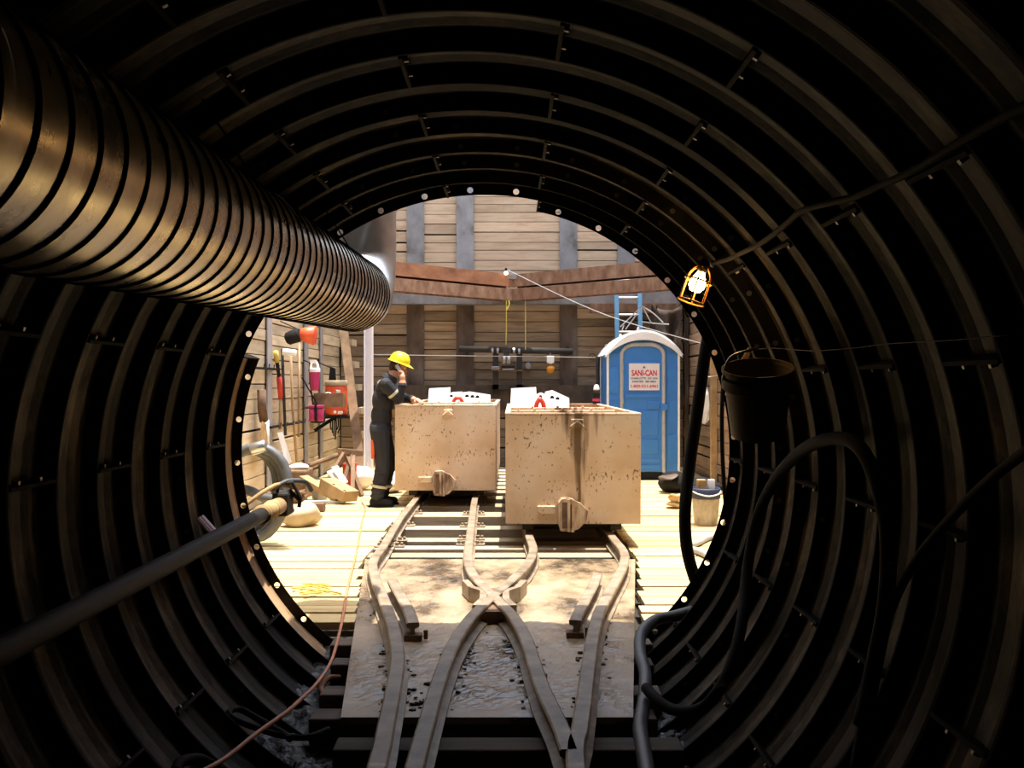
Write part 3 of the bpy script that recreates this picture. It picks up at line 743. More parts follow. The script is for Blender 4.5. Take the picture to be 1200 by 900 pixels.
for dx in (-.04, .04): mb = MB(); mb.lathe([(.03, 0), (.045, .03), (.045, .12), (.02, .14)], c+Vector((dx, -.05, -.23)), 10); obj('valve_cup', mb, 'steel', t, True)
c = B(594, 432, 16.95)
mb = MB(); mb.box(c.x-.10, c.x+.14, 16.92, 17.02, c.z-.02, c.z+.05, None, .008); obj('motor', mb, 'black', t); mb = MB(); mb.box(c.x-.08, c.x+.13, 16.9, 16.93, c.z-.025, c.z+.0, None, .004); mb.box(c.x-.27, c.x-.13, 16.93, 17.02, c.z-.02, c.z+.04, None, .01); obj('motor_trim', mb, 'steel', t)
c = B(619, 429, 17.1); mb = MB(); mb.lathe([(.062, 0), (.066, .02), (.05, .05)], c+Vector((0,-.02,0)), 8, (0,-1,0)); mb.box(c.x-.015, c.x+.015, 17.06, 17.1, c.z+.05, c.z+.10); mb.box(c.x-.03, c.x+.03, 17.1, YB+.01, c.z-.03, c.z+.03); tag(obj('disc_gauge', mb, 'pile_grey', loc=tuple(c)), 'grey eight-sided disc on the back wall right of the winch frame', 'gauge')
# amber lamp
c = B(645, 424, 16.95); t = thing('amber_lantern', 'amber lantern with a white top on the back wall', 'lamp', c)
mb = MB(); mb.box(c.x-.062, c.x+.062, 16.9, 17.0, c.z-.02, c.z+.10, None, .008); obj('housing', mb, 'white', t)
mb = MB(); mb.lathe([(.025, -.03), (.06, -.045), (.065, -.02)], (c.x, 16.95, c.z-.005), 14); obj('collar', mb, 'steel', t, True)
mb = MB(); mb.lathe([(.035, -.20), (.06, -.18), (.072, -.10), (.03, -.04)], (c.x, 16.95, c.z-.0), 16); obj('lens', mb, 'amber', t, True)
mb = MB(); mb.tube([(c.x, 16.95, c.z+.1), (c.x, 17.0, c.z+.15), (c.x+.02, YB-.1, c.z+.16)], .008, 6); obj('bracket', mb, 'dark_steel', t)
# thin line, ropes
mb = MB(); mb.tube(catmull([B(436, 415.5, 16.86), B(500, 416.5, 16.86), B(560, 417.2, 16.86), B(640, 418, 16.86), B(700, 419, 16.86)], 4), .005, 6); tag(obj('taut_line', mb, 'grey', loc=tuple(B(560, 417, 16.86))), 'pale taut line strung across the back wall below the dark pipe', 'line')
c = B(694, 418, 17.46); mb = MB(); 
for i in range(2): mb.tube([c+Vector((.06*math.cos(a_*PI/8), -.0-.02*i, .055*math.sin(a_*PI/8))) for a_ in range(16)], .008, 6, True)
tag(obj('cord_coil', mb, 'rust', smooth=True, loc=tuple(c)), 'tiny red-brown cord coil on the back wall at the end of the pale line', 'cord')
for x, y0, y1, lab in ((593.3, 352, 404, 'left, ending at the valve block'), (615.3, 331, 410, 'right, ending at the wall pipe')):
    mb = MB(); p0, p1_ = B(x, y0, 16.9), B(x+(.5 if x > 600 else -.3), y1, 16.9); mb.tube([p0, (p0+p1_)/2+Vector((.005,0,0)), p1_], .008, 6)
    if x < 600: mb.tube(catmull([p0+Vector((.045, 0, 0)), p0+Vector((.05, 0, -.08)), p0+Vector((.01, 0, -.16))], 4), .016, 6)
    tag(obj('yellow_rope', mb, 'yellow_dull', loc=tuple(p0)), 'yellow rope hanging down the back wall on the '+lab, 'rope')
c = B(593, 320, 16.75); t = thing('hanging_bulb', 'tiny bright bulb at the middle of the corner braces', 'lamp', c)
mb = MB(); mb.ball(c, .035, 8); obj('bulb', mb, 'bulb_far', t, True); mb = MB(); mb.lathe([(.02, .03), (.024, .07), (.012, .09)], c, 10); mb.box(c.x-.02, c.x+.02, c.y, 16.95, c.z+.07, c.z+.085); obj('socket', mb, 'black', t)
mb = MB(); e = P(838, 407, 14.0); a = c+Vector((.03,-.02,.05)); mb.tube(catmull([a, a.lerp(e, .5)+Vector((0,0,-.13)), e], 12), .006, 6); tag(obj('sloping_wire', mb, 'grey', loc=tuple(a)), 'pale wire sloping from the far bulb down to the right wall', 'wire')

# pale channel post behind the man, leaning timber ladder
c = P(432.5, 450, 14.2); mb = MB(); w_ = .062
mb.box(c.x-w_, c.x+w_, 14.19, 14.21, 0, 5.2); mb.box(c.x-w_, c.x-w_+.022, 14.11, 14.19, 0, 5.2); mb.box(c.x+w_-.022, c.x+w_, 14.11, 14.19, 0, 5.2)
tag(obj('channel_post', mb, 'post_white', loc=(c.x, 14.2, 0)), 'tall pale channel post standing behind the man', 'post')
t = thing('timber_ladder', 'brown timber ladder seen edge-on leaning left of the pale post', 'ladder', P(424, 556, 14.8))
a, b = P(402, 380, 16.0), P(424, 558, 14.6)
for off in (0, .42):
    k_ = 1+off/15.3; mb = MB(); mb.beam(Vector((b.x*k_, b.y+off, b.z)), Vector((a.x*k_, a.y+off, a.z)), .135, .045, (0,1,0)); obj('stile', mb, 'brown', t)
for i in range(6):
    q = b.lerp(a, .10+i*.155); mb = MB(); mb.box(q.x+.055, q.x+.115, q.y+.02, q.y+.44, q.z-.055, q.z+.045); obj('rung', mb, 'cream', t)

# ------------------------------------------------------------------ portable toilet
t = thing('portable_toilet', 'blue portable toilet with a white arched roof by the right wall', 'toilet', (1.995, 14.9, 0))
yf, ybk = 14.9, 16.02; xa, xb = 1.438, 2.552; cx = (xa+xb)/2
def arch(x0, x1, zs, zt, n=14):
    c = (x0+x1)/2; h = (x1-x0)/2
    return [(c+h*math.cos(PI-PI*i/n) if False else x0+(x1-x0)*i/n, zs+(zt-zs)*(1-((2*i/n-1)**2))**.85) for i in range(n+1)]
mb = MB(); mb.box(xa+.02, xb-.02, yf+.03, ybk-.03, .02, .12); mb.box(xa, xa+.1, yf-.02, ybk, 0, .05); mb.box(xb-.1, xb, yf-.02, ybk, 0, .05); obj('skid', mb, 'black', t)
# shell with arched front
mb = MB(); top = arch(xa+.01, xb-.01, 1.95, 2.17)
mb.prism([(xa+.01, .10)]+top+[(xb-.01, .10)], yf+.035, ybk)
obj('shell', mb, 'blue', t)
# side strips of the front with recessed panels
for x0, x1 in ((xa+.03, 1.64), (2.345, xb-.03)):
    mb = MB(); mb.box(x0, x1, yf+.012, yf+.036, .12, 1.93)
    for z0, z1 in ((.25, .72), (.80, 1.22), (1.30, 1.74)):
        mb.prism([(x0+.02, z0+.04), (x1-.02, z0), (x1-.02, z1), (x0+.02, z1-.04)], yf-.002, yf+.014)
    obj('side_panel', mb, 'blue', t)
for x in (xa, xb-.035):
    mb = MB(); mb.box(x, x+.035, yf-.004, yf+.04, .10, 1.95, None, .008); obj('corner_trim', mb, 'white', t)
mb = MB(); mb.box(xa, xa+.03, ybk-.04, ybk, .10, 1.95); obj('corner_trim', mb, 'white', t)
# door frame (arched, pale) and door
def framepath(x0, x1, z0, zs, r):
    pts = [Vector((x0, 0, z0)), Vector((x0, 0, zs-r*.2))]
    for i in range(1, 8):
        a = PI/2*i/8; pts.append(Vector((x0+r-r*math.cos(a), 0, zs-r*.2+r*.75*math.sin(a))))
    q = [Vector((x0+x1-p.x, 0, p.z)) for p in reversed(pts)]
    return pts+q
fp = framepath(1.665, 2.305, .12, 1.94, .22)
mb = MB(); mb.tube([p+Vector((0, yf+.0, 0)) for p in fp], .03, 8); smooth_auto(obj('door_frame', mb, 'grey', t), 50)
mb = MB(); poly = [(p.x, p.z) for p in framepath(1.69, 2.28, .14, 1.92, .20)]; mb.prism(poly, yf+.005, yf+.034)
dr = obj('door', mb, 'blue', t)
for x0, x1, z0, z1 in ((1.75, 2.22, .68, 1.06), (1.75, 2.22, .40, .62), (1.72, 2.25, .27, .33), (1.72, 2.25, .17, .23), (1.72, 2.25, 1.25, 1.31), (1.75, 2.22, 1.36, 1.80)):
    mb = MB(); mb.box(x0, x1, yf-.008, yf+.008, z0, z1, None, .006); obj('door_panel', mb, 'blue', dr)
mb = MB(); mb.box(2.05, 2.24, yf-.012, yf+.006, 1.075, 1.20, None, .006); mb.box(2.10, 2.20, yf-.018, yf-.01, 1.10, 1.16); obj('latch_recess', mb, 'blue', dr)
mb = MB(); mb.box(2.25, 2.37, yf-.035, yf, 1.06, 1.16, None, .012); obj('latch', mb, 'blue', t)
for z in (.5, 1.20, 1.72): mb = MB(); mb.box(1.645, 1.69, yf-.04, yf, z-.05, z+.05, None, .008); obj('hinge', mb, 'grey', t)
# roof
mb = MB(); n = 18
o = arch(xa-.05, xb+.05, 1.90, 2.285, n); i_ = arch(xa+.02, xb-.02, 1.90, 2.13, n)
poly = o + list(reversed(i_)); k = len(o)
for (ya_, yb_, sc, dz) in ((yf-.07, yf-.01, .97, -.035), (yf-.01, ybk+.05, 1.0, 0)):
    vs = []
    for yy in (ya_, yb_):
        for x, z in o: vs.append((cx+(x-cx)*sc, yy, z+dz))
        for x, z in i_: vs.append((x, yy, z))
    fs = []
    for q in range(k-1):
        fs += [(q, q+1, k+q+1, k+q), (2*k+q, 3*k+q, 3*k+q+1, 2*k+q+1), (q, 2*k+q, 2*k+q+1, q+1), (k+q, k+q+1, 3*k+q+1, 3*k+q)]
    fs += [(0, k, 3*k, 2*k), (k-1, 3*k-1, 4*k-1, 2*k-1)]
    mb.add(vs, fs)
mb.box(xa+.08, xb-.08, ybk-.3, ybk, 1.95, 2.1)
smooth_auto(obj('roof', mb, 'white', t), 35)
for px_, h in ((727, .05), (748, .07)):
    c = P(px_, 389, 15.4); mb = MB(); mb.lathe([(.028, 0), (.02, h), (.012, h+.03)], (c.x, 15.4, 2.17 if px_ < 730 else 2.26), 8); obj('roof_knob', mb, 'white', t)
mb = MB(); mb.tube([(xa-.055, ybk-.2, .4), (xa-.055, ybk-.2, 1.9)], .03, 10); obj('vent_pipe', mb, 'dark_steel', t)
# sign with its lettering
mb = MB(); mb.box(1.775, 2.238, yf-.014, yf-.006, 1.365, 1.772); sg = obj('sign', mb, 'sign', t)
def text(s, cx_, z, h, wmax, mat, parent, y, name='lettering', bold=.0):
    cu = bpy.data.curves.new(name, 'FONT'); cu.body = s; cu.align_x = 'CENTER'; cu.align_y = 'CENTER'; cu.size = 1; cu.offset = bold; cu.resolution_u = 3
    o = bpy.data.objects.new(name, cu); C.objects.link(o); bpy.context.view_layer.update()
    me = bpy.data.meshes.new_from_object(o.evaluated_get(bpy.context.evaluated_depsgraph_get()))
    bpy.data.objects.remove(o); bpy.data.curves.remove(cu)
    xs = [v.co.x for v in me.vertices]; ys = [v.co.y for v in me.vertices]
    sx = wmax/(max(xs)-min(xs)); sy = h/(max(ys)-min(ys)); mx = (max(xs)+min(xs))/2; my = (max(ys)+min(ys))/2
    for v in me.vertices: v.co = Vector(((v.co.x-mx)*sx, 0, (v.co.y-my)*sy))
    me.materials.clear(); me.materials.append(M[mat])
    q = bpy.data.objects.new(name, me); C.objects.link(q); q.parent = parent; q.location = Vector((cx_, y, z))-wloc(parent)
    return q
mx_ = 2.005; yl = yf-.0155
text('SANI-CAN', mx_, 1.628, .092, .385, 'letter_red', sg, yl, bold=.035)
text('CHARLOTTE  337-1676', mx_, 1.546, .030, .41, 'letter_dark', sg, yl, bold=.03)
text('DENVER  483-8801', mx_, 1.497, .030, .36, 'letter_dark', sg, yl, bold=.03)
text('1-800-521-6961', mx_, 1.427, .045, .41, 'letter_red', sg, yl, bold=.03)
mb = MB(); mb.prism([(mx_-.022, 1.70), (mx_+.022, 1.70), (mx_+.016, 1.715), (mx_+.006, 1.715), (mx_+.006, 1.735), (mx_-.006, 1.735), (mx_-.006, 1.715), (mx_-.016, 1.715)], yl-.001, yl); obj('emblem', mb, 'letter_dark', sg)

# blue ladder behind it
t = thing('blue_ladder', 'blue ladder with pale rungs standing behind the toilet', 'ladder', (2.0, 16.6, 0))
for x in (1.80, 2.20):
    mb = MB(); mb.beam((x, 16.45, 0), (x, 16.98, 3.45), .075, .035, (0,-1,0)); obj('ladder_rail', mb, 'blue_ladder', t)
for i in range(11):
    z = .25+.30*i; yy = 16.45+.53*z/3.45; mb = MB(); mb.tube([(1.82, yy, z), (2.18, yy, z)], .019, 8); obj('rung', mb, 'white', t, True)
mb = MB(); 
for pl_ in ([(752, 359), (727, 383)], [(753, 359), (733, 386)], [(753, 359), (766, 367), (777, 378)], [(754, 361), (763, 378)], [(752, 377), (768, 379), (784, 380)], [(731, 381), (729, 387)]):
    mb.tube(smoothpath([P(a, b, 15.55) for a, b in pl_], 1), .010, 6)
tag(obj('strap_tangle', mb, 'grey', loc=tuple(P(752, 360, 15.55))), 'tangle of thin pale straps over the toilet roof beside the blue ladder', 'straps')

mb = MB(); n = 10; V2 = []
for i in range(n+1):
    u = i/n
    for j in range(n+1):
        v = j/n; V2.append(P(764+36*u-4*v, 356+66*v+8*math.sin(u*3), 16.75)+Vector((0, .10*math.sin(u*9+v)+.03*math.sin(v*7), 0)))
m_ = len(V2); mb.add(V2+[q+Vector((0,.025,0)) for q in V2], [(i*(n+1)+j, (i+1)*(n+1)+j, (i+1)*(n+1)+j+1, i*(n+1)+j+1) for i in range(n) for j in range(n)]+[(m_+i*(n+1)+j, m_+i*(n+1)+j+1, m_+(i+1)*(n+1)+j+1, m_+(i+1)*(n+1)+j) for i in range(n) for j in range(n)]+[(i*(n+1), m_+i*(n+1), m_+(i+1)*(n+1), (i+1)*(n+1)) for i in range(n)]+[(i*(n+1)+n, (i+1)*(n+1)+n, m_+(i+1)*(n+1)+n, m_+i*(n+1)+n) for i in range(n)])
mb.tube([P(770, 358, 16.75), Vector((2.5, 17.05, 2.75))], .01, 6); mb.tube([P(797, 360, 16.75), Vector((3.03, 16.9, 2.85))], .01, 6)
tag(obj('dark_corner_sheet', mb, 'wale_dark', smooth=True, loc=tuple(P(782, 356, 16.75))), 'dark sheet hung in the corner behind the toilet roof', 'tarpaulin')  # dark wavy sheet in front of the corner boards

# ------------------------------------------------------------------ left wall: tools and hanging things
def LW(px, py, off=.06): y = (3.05-off)*F/(600-px); return P(px, py, y)
def FP(px, py, z=0.0): y = F*(EYE-z)/(py-450); return P(px, py, y)
def tool(name, label, segs, cat='tool', off=.06, blade=None, bm='steel'):
    """segs: list of (points, radius, material, part name)"""
    t = thing(name, label, cat, LW(*segs[0][0][-1], off), 'tools on the left wall')
    for pts, r, m, nm in segs: mb = MB(); mb.tube([LW(x, y, off) for x, y in pts], r, 8); obj(nm, mb, m, t, True)
    if blade:
        q = [LW(x, y, off+.03) for x, y in blade]; q2 = [LW(x, y, off+.045) for x, y in blade]; k = len(q)
        mb = MB(); mb.add(q+q2, [tuple(range(k)), tuple(range(2*k-1, k-1, -1))]+[(i, (i+1) % k, k+(i+1) % k, k+i) for i in range(k)]); obj('blade', mb, bm, t)
    return t
tool('long_spade', 'long spade with yellow grip and red ferrule hanging on left wall', [([(323, 412), (324.5, 424)], .034, 'yellow_dull', 'grip'), ([(324.5, 424), (327, 441)], .024, 'black', 'shaft_sleeve'), ([(327, 441), (329, 466)], .036, 'red', 'ferrule'), ([(329, 466), (328.5, 503)], .024, 'handle', 'handle')], blade=[(325, 507), (331, 506), (342, 541), (335.5, 545)], bm='white')
tool('black_bar', 'straight black digging bar hanging right of the long spade', [([(330.5, 409), (334.5, 510)], .02, 'dark_steel', 'bar')], off=.10)
t = tool('white_mallet', 'long-handled mallet with a white cylindrical head on left wall', [([(340.5, 414), (343, 480), (348, 543)], .018, 'handle', 'handle')], off=.08)
mb = MB(); mb.lathe([(.035, -.08), (.045, -.07), (.045, .08), (.035, .095)], LW(338.5, 413, .2), 14, (.75, .25, -.08)); obj('head', mb, 'white', t, True)
tool('wooden_rake_handle', 'thin wooden tool handle rightmost on the left wall rack', [([(351, 402), (350, 512)], .019, 'handle', 'handle')], off=.06)
tool('brown_shovel', 'shovel with thick red-brown handle and pale blade nearest the tunnel mouth', [([(306.5, 457), (307, 478), (309, 493)], .055, 'rust', 'handle'), ([(312.5, 492), (313.5, 530)], .028, 'white', 'white_shaft')], blade=[(307, 493), (312, 497), (314, 520), (310, 538), (302, 522)], bm='tan')
for y_, x0, x1, lab in ((432, 297, 326, 'upper black tool hook bar on left wall above the shovels'), (497.5, 316, 353, 'lower black tool hook bar on left wall behind the hanging handles')):
    mb = MB(); a, b = LW(x0, y_, .03), LW(x1, y_, .03); a.z = b.z = (a.z+b.z)/2; mb.beam(a, b, .05, .028)
    for q in range(5): c = a.lerp(b, .1+.2*q); mb.tube([c, c+Vector((.09, 0, 0)), c+Vector((.10, 0, .05))], .008, 6)
    tag(obj('hook_bar', mb, 'black', loc=tuple(a)), lab, 'rack')
# flared canister below the duct
a, b, c = P(335, 398, 12.9), P(352, 391.5, 12.9), P(366, 393, 12.9); d = (b-a).normalized()
t = thing('horn_lamp', 'black canister with an orange-red flared end hung just below the duct', 'lamp', b)
mb = MB(); mb.lathe([(.055, 0), (.085, .03), (.095, .17), (.075, .20)], a, 16, d); obj('canister', mb, 'black', t, True)
mb = MB(); mb.lathe([(.07, 0), (.085, .02), (.13, .19), (.115, .20)], b, 18, Vector((1, 0, -.12))); obj('flare', mb, 'cooler', t, True)
mb = MB(); mb.tube([b+Vector((0,0,.05)), b+Vector((-.3, .1, .18)), (-3.06, b.y+.12, b.z+.2)], .008, 6); obj('lead', mb, 'black', t)
# thermos jug
c = P(369, 456, 14.1); t = thing('jug', 'magenta drinks jug with white handled lid hung on the left wall', 'jug', (c.x, 14.1, c.z))
k = 1/81.5
mb = MB(); mb.lathe([(4.2*k, 0), (4.9*k, .03), (5.9*k, .26), (5.9*k, .27)], (c.x, 14.1, c.z-.02), 18); obj('jug_body', mb, 'magenta', t, True)
mb = MB(); mb.lathe([(6.3*k, .265), (6.3*k, .31), (5.6*k, .325)], (c.x, 14.1, c.z-.02), 18); mb.tube(catmull([(c.x-.06, 14.1, c.z+.29), (c.x-.055, 14.1, c.z+.36), (c.x-.02, 14.1, c.z+.395), (c.x+.03, 14.1, c.z+.37), (c.x+.05, 14.1, c.z+.29)], 5), .018, 8); mb.box(c.x-.07, c.x+.02, 14.08, 14.12, c.z+.38, c.z+.42); obj('lid', mb, 'white', t)
mb = MB(); mb.tube([(c.x-.075, 14.1, c.z+.38), (c.x-.075, 14.13, c.z+.1), (c.x-.03, 14.1, c.z-.2), (c.x-.02, 14.05, c.z-.45)], .012, 6); mb.tube([(c.x-.07, 14.1, c.z+.38), (-3.04, 14.3, c.z+.42)], .008, 6); obj('strap', mb, 'black', t)
c = P(371.5, 491, 14.05); t = thing('pouch_bag', 'magenta bag with two pouches hanging under the jug', 'bag', (c.x, 14.05, c.z))
mb = MB(); mb.box(c.x-.11, c.x+.10, 14.04, 14.2, c.z-.06, c.z+.14, None, .04); obj('bag_back', mb, 'black', t)
for s in (-1, 1): mb = MB(); mb.box(c.x+s*.055-.047, c.x+s*.055+.047, 13.96, 14.06, c.z-.03, c.z+.155, None, .022); obj('pouch', mb, 'magenta', t, True); mb = MB(); mb.box(c.x+s*.055-.047, c.x+s*.055+.047, 13.955, 14.06, c.z+.16, c.z+.20, None, .01); obj('flap', mb, 'magenta', t)
mb = MB(); mb.box(c.x-.015, c.x+.015, 13.94, 13.97, c.z-.02, c.z+.22); mb.tube([(c.x, 14.1, c.z+.2), (-3.04, 14.2, c.z+.6)], .01, 6); obj('strap', mb, 'black', t)
# tray nailed to the wall, cooler on a bracket
a = P(367.5, 470, 14.2); b = P(402, 477, 14.2)
t = thing('wall_tray', 'grey-brown timber tray of odds and ends in front of the cooler', 'tray', ((a.x+b.x)/2, 14.2, b.z))
xx0, xx1 = a.x, b.x; z0, z1 = b.z+.0, b.z+.20
mb = MB(); mb.box(xx0, xx1, 14.2, 14.225, z0, z1); mb.box(xx0, xx1, 14.42, 14.445, z0, z1); mb.box(xx0, xx1, 14.225, 14.42, z0, z0+.02); mb.box(xx1-.025, xx1, 14.225, 14.42, z0+.02, z1); mb.box(xx0, xx0+.025, 14.225, 14.42, z0+.02, z1); mb.box(-3.06, xx0+.1, 14.38, 14.42, z0-.03, z0); obj('tray', mb, 'brown', t)
c = P(384, 462, 14.3); mb = MB()
for i in range(14): a_ = i*.9; mb.tube([c+Vector((.055*math.cos(x_*PI/8)+.01*math.sin(a_), .01*(i % 3), -.03+.055*math.sin(x_*PI/8))) for x_ in range(i % 2, 16)], .006, 5, True) if i < 4 else None
tag(obj('wire_coil', mb, 'paper', smooth=True, loc=tuple(c)), 'pale wire coil lying in the wall tray by the cooler', 'wire')
c = P(394, 488, 15.05); t = thing('drinks_cooler', 'orange-red round drinks cooler with pale lid by the left wall', 'cooler', (c.x, 15.05, c.z)); k = 15.05/F
mb = MB(); mb.lathe([(12.2*k, 0), (13.2*k, .02), (13.6*k, .15), (13.2*k, .36), (12.6*k, .42), (12.4*k, .455)], (c.x, 15.05, c.z+.02), 24); obj('cooler_body', mb, 'cooler', t, True)
mb = MB(); mb.lathe([(13.2*k, .455), (13.4*k, .46), (13.4*k, .52), (12.6*k, .535)], (c.x, 15.05, c.z+.02), 24); smooth_auto(obj('lid', mb, 'cream', t), 40)
for dx, dz, w_ in ((.06, .36, .03), (.13, .26, .025), (.10, .20, .02), (.09, .04, .035)): mb = MB(); mb.box(c.x+dx-w_, c.x+dx+w_, 14.86, 14.90+.03, c.z+dz, c.z+dz+.045, None, .008); obj('sticker', mb, 'paper', t)
mb = MB(); mb.lathe([(.02, 0), (.025, .05), (.018, .07)], (c.x+.02, 14.87, c.z+.07), 10, (0,-1,0)); obj('tap', mb, 'white', t)
mb = MB(); mb.box(-3.04, c.x+.2, 14.88, 15.24, c.z-.025, c.z+.018); mb.beam((-3.04, 15.12, c.z-.22), (c.x-.05, 15.12, c.z-.03), .05, .05); [mb.tube(catmull([(c.x-.06+.025*q, 14.95+.03*(q % 3), c.z-.02), (c.x-.07+.03*q, 14.95, c.z-.14), (c.x-.06+.02*q, 14.96, c.z-.2-.05*(q % 4))], 4), .011, 5) for q in range(6)]; tag(obj('shelf_bracket', mb, 'black', loc=(c.x, 15.05, c.z)), 'dark wall bracket shelf carrying the round drinks cooler', 'shelf')
c = P(388.5, 447, 15.3); mb = MB(); mb.prism([(c.x-.075, c.z-.28), (c.x+.085, c.z-.28), (c.x+.06, c.z+.2), (c.x-.02, c.z+.23)], 15.3, 15.36); mb.tube([(c.x+.02, 15.33, c.z+.2), (-3.04, 15.4, c.z+.3)], .01, 6); mb.jitter(.01, 5); tag(obj('black_cloth', mb, 'black', loc=tuple(c)), 'narrow black cloth hanging on left wall behind the cooler', 'cloth')

# ------------------------------------------------------------------ left floor clutter
# big grey hose coil standing beside the tunnel mouth
y = 8.75; mb = MB(); k = y/F
t = thing('hose_coil', 'large coil of thick grey hose standing left of the tunnel mouth', 'hose', FP(310, 636))
for i, (cx_, cy_, rx, ry, dy, r) in enumerate(((301, 577, 36, 53, 0, .044), (297, 578, 35, 51, .09, .044), (291, 576, 33, 49, .18, .044))):
    pts = [P(cx_+rx*math.cos(a)+3*math.sin(2*a), cy_-ry*math.sin(a), y+dy+.05*math.sin(a+i)) for a in [2*PI*j/28 for j in range(28)]]
    for p in pts: p.z = max(p.z, r+.006)
    mb = MB(); mb.tube(pts, r, 12, True); obj('loop', mb, 'hose_grey', t, True)
pts = catmull([P(270, 570, 8.9), P(292, 575, 8.8), P(309, 583, 8.7), P(332, 588, 8.66), P(340, 600, 8.7)], 6); mb = MB(); mb.tube(pts, .044, 12); obj('loop', mb, 'hose_grey', t, True)
pts = [P(301+9*math.cos(a), 521+4*math.sin(a), 8.72+.03*math.sin(a*2)) for a in [2*PI*j/14 for j in range(14)]]
mb = MB(); mb.lathe([(.05, -.07), (.056, -.06), (.056, .06), (.05, .07)], P(303, 524.5, 8.74), 14, (.9, 0, .25)); obj('hose_coupling', mb, 'galv', t, True)
# pipe along the left of the tunnel with its coupling
t = thing('water_pipe', 'dark pipe lying along the left tunnel wall out to the hose coil', 'pipe', (-1.455, 4, .70))
mb = MB(); mb.tube([(-1.455, -1, .70), (-1.455, 5.72, .70)], .043, 16); obj('pipe', mb, 'pipe_black', t, True)
mb = MB(); mb.tube([(-1.455, 5.70, .70), (-1.455, 6.12, .70)], .052, 16); mb.tube([(-1.455, 5.70, .70), (-1.455, 5.72, .70)], .058, 16); mb.lathe([(.053, -.01), (.059, 0), (.053, .01)], (-1.455, 5.93, .70), 16, (0,1,0)); obj('coupling', mb, 'tan', t, True)
mb = MB(); c = Vector((-1.45, 6.22, .72)); mb.box(c.x-.05, c.x+.05, 6.12, 6.3, c.z-.09, c.z+.06, None, .015); mb.tube([c+Vector((-.03,-.04,.05)), c+Vector((-.02,-.05,.11)), c+Vector((.06,-.02,.12)), c+Vector((.11, 0, .02)), c+Vector((.10,0,-.04))], .012, 8); mb.lathe([(.06, -.012), (.06, .012)], c+Vector((.06, .05, .03)), 14, (.6,.2,.6)); obj('valve', mb, 'dark_steel', t)
mb = MB(); mb.tube(catmull([(-1.62, 5.9, .72), (-1.52, 6.0, .80), (-1.46, 6.15, .83), (-1.38, 6.25, .80)], 5), .014, 8); obj('lever', mb, 'tan', t, True)
mb = MB(); mb.tube(catmull([(-1.50, 6.1, .80), (-1.42, 6.2, .845), (-1.33, 6.3, .83), (-1.30, 6.35, .77)], 5), .016, 8); obj('jumper_hose', mb, 'hose_grey', t, True)
# striped tag
a = P(234, 606, 5.0); b = P(251, 625, 5.0); t = thing('striped_strip', 'short pink and white striped strip lodged above the left pipe', 'strip', (a+b)/2)
mb = MB(); d = (b-a).normalized(); nn = Vector((.72, -.28, .62)); nn = (nn-d*nn.dot(d)).normalized(); u = nn.cross(d); mb.beam(a, b, .012, .06, u); obj('strip', mb, 'post_white', t)
for q in (-.017, .004): mb = MB(); mb.beam(a+u*q+nn*.007, b+u*q+nn*.007, .002, .010, u); obj('stripe', mb, 'magenta', t)
# sack
c = FP(352, 620); mb = MB(); mb.ball((c.x-.03, c.y+.22, .10), (.21, .20, .125), 14)
for v in mb.v:
    v += mnoise.noise_vector(v*5)*.06+mnoise.noise_vector(v*14)*.018; v.z = max(v.z, .004)
tag(obj('sack', mb, 'cream', smooth=True, loc=(c.x, c.y+.25, 0)), 'slumped cream sack on the floor beside the hose coil', 'sack')
# brown block with a wire
c = FP(366, 600); mb = MB(); mb.box(c.x-.12, c.x+.13, c.y, c.y+.12, 0, .095, None, .008); mb.jitter(.004); tag(obj('brown_brick', mb, 'rust', loc=(c.x, c.y, 0)), 'red-brown brick on the planks behind the sack', 'brick')
c = FP(349, 590); mb = MB()
for i in range(5): mb.tube(catmull([c+Vector((random.uniform(-.12,.12), random.uniform(-.05,.12), random.uniform(.02,.16))) for _ in range(4)], 4), .014, 6)
mb.box(c.x-.1, c.x+.08, c.y+.02, c.y+.2, 0, .09, None, .02); tag(obj('chain_heap', mb, 'brown', loc=(c.x, c.y, 0)), 'small heap of dark rigging and hooks behind the brown brick', 'rigging')
c = FP(372, 586.5); mb = MB(); mb.lathe([(.09, 0), (.115, .14), (.12, .15)], (c.x, c.y+.1, 0), 4, (.12, .1, 1)); tag(obj('grey_box', mb, 'grey', loc=(c.x, c.y+.1, 0)), 'pale grey angular tub on the floor left of the timber blocks', 'tub')
# timbers
t = thing('notched_block', 'tan timber block with bolt holes lying tilted on the planks', 'timber', FP(400, 588))
a = P(383, 566, 12.2); b = P(411, 582, 11.9); mb = MB(); mb.beam(a, b, .24, .14, (.3,-.2,1), .01); obj('block', mb, 'handle', t)
for f in (.3, .75): mb = MB(); c = a.lerp(b, f)+Vector((.02,-.135,.03)); mb.lathe([(.022, 0), (.022, .02)], c, 10, (.1,-1,.25)); obj('bolt_hole', mb, 'black', t)
mb = MB(); mb.beam(P(355, 560, 12.4), P(398, 585, 12.0), .14, .07, (0,0,1), .006); tag(obj('loose_plank', mb, 'tan', loc=tuple(P(375, 572, 12.2))), 'loose tan plank sloping down left of the timber block', 'plank')
mb = MB(); mb.beam(FP(356, 589, .02), FP(405, 588, .02), .13, .04); tag(obj('flat_plank', mb, 'grey', loc=tuple(FP(380, 588))), 'grey plank lying flat under the tilted timbers', 'plank')
mb = MB(); mb.tube([P(353, 549, 12.9), P(402, 531, 13.1)], .032, 8); tag(obj('pry_bar', mb, 'brown', loc=tuple(P(353, 549, 12.9))), 'long brown bar propped against the dark stand on the left', 'bar')
t = thing('steel_stand', 'dark brown folding stand behind the timber blocks', 'stand', FP(408, 580))
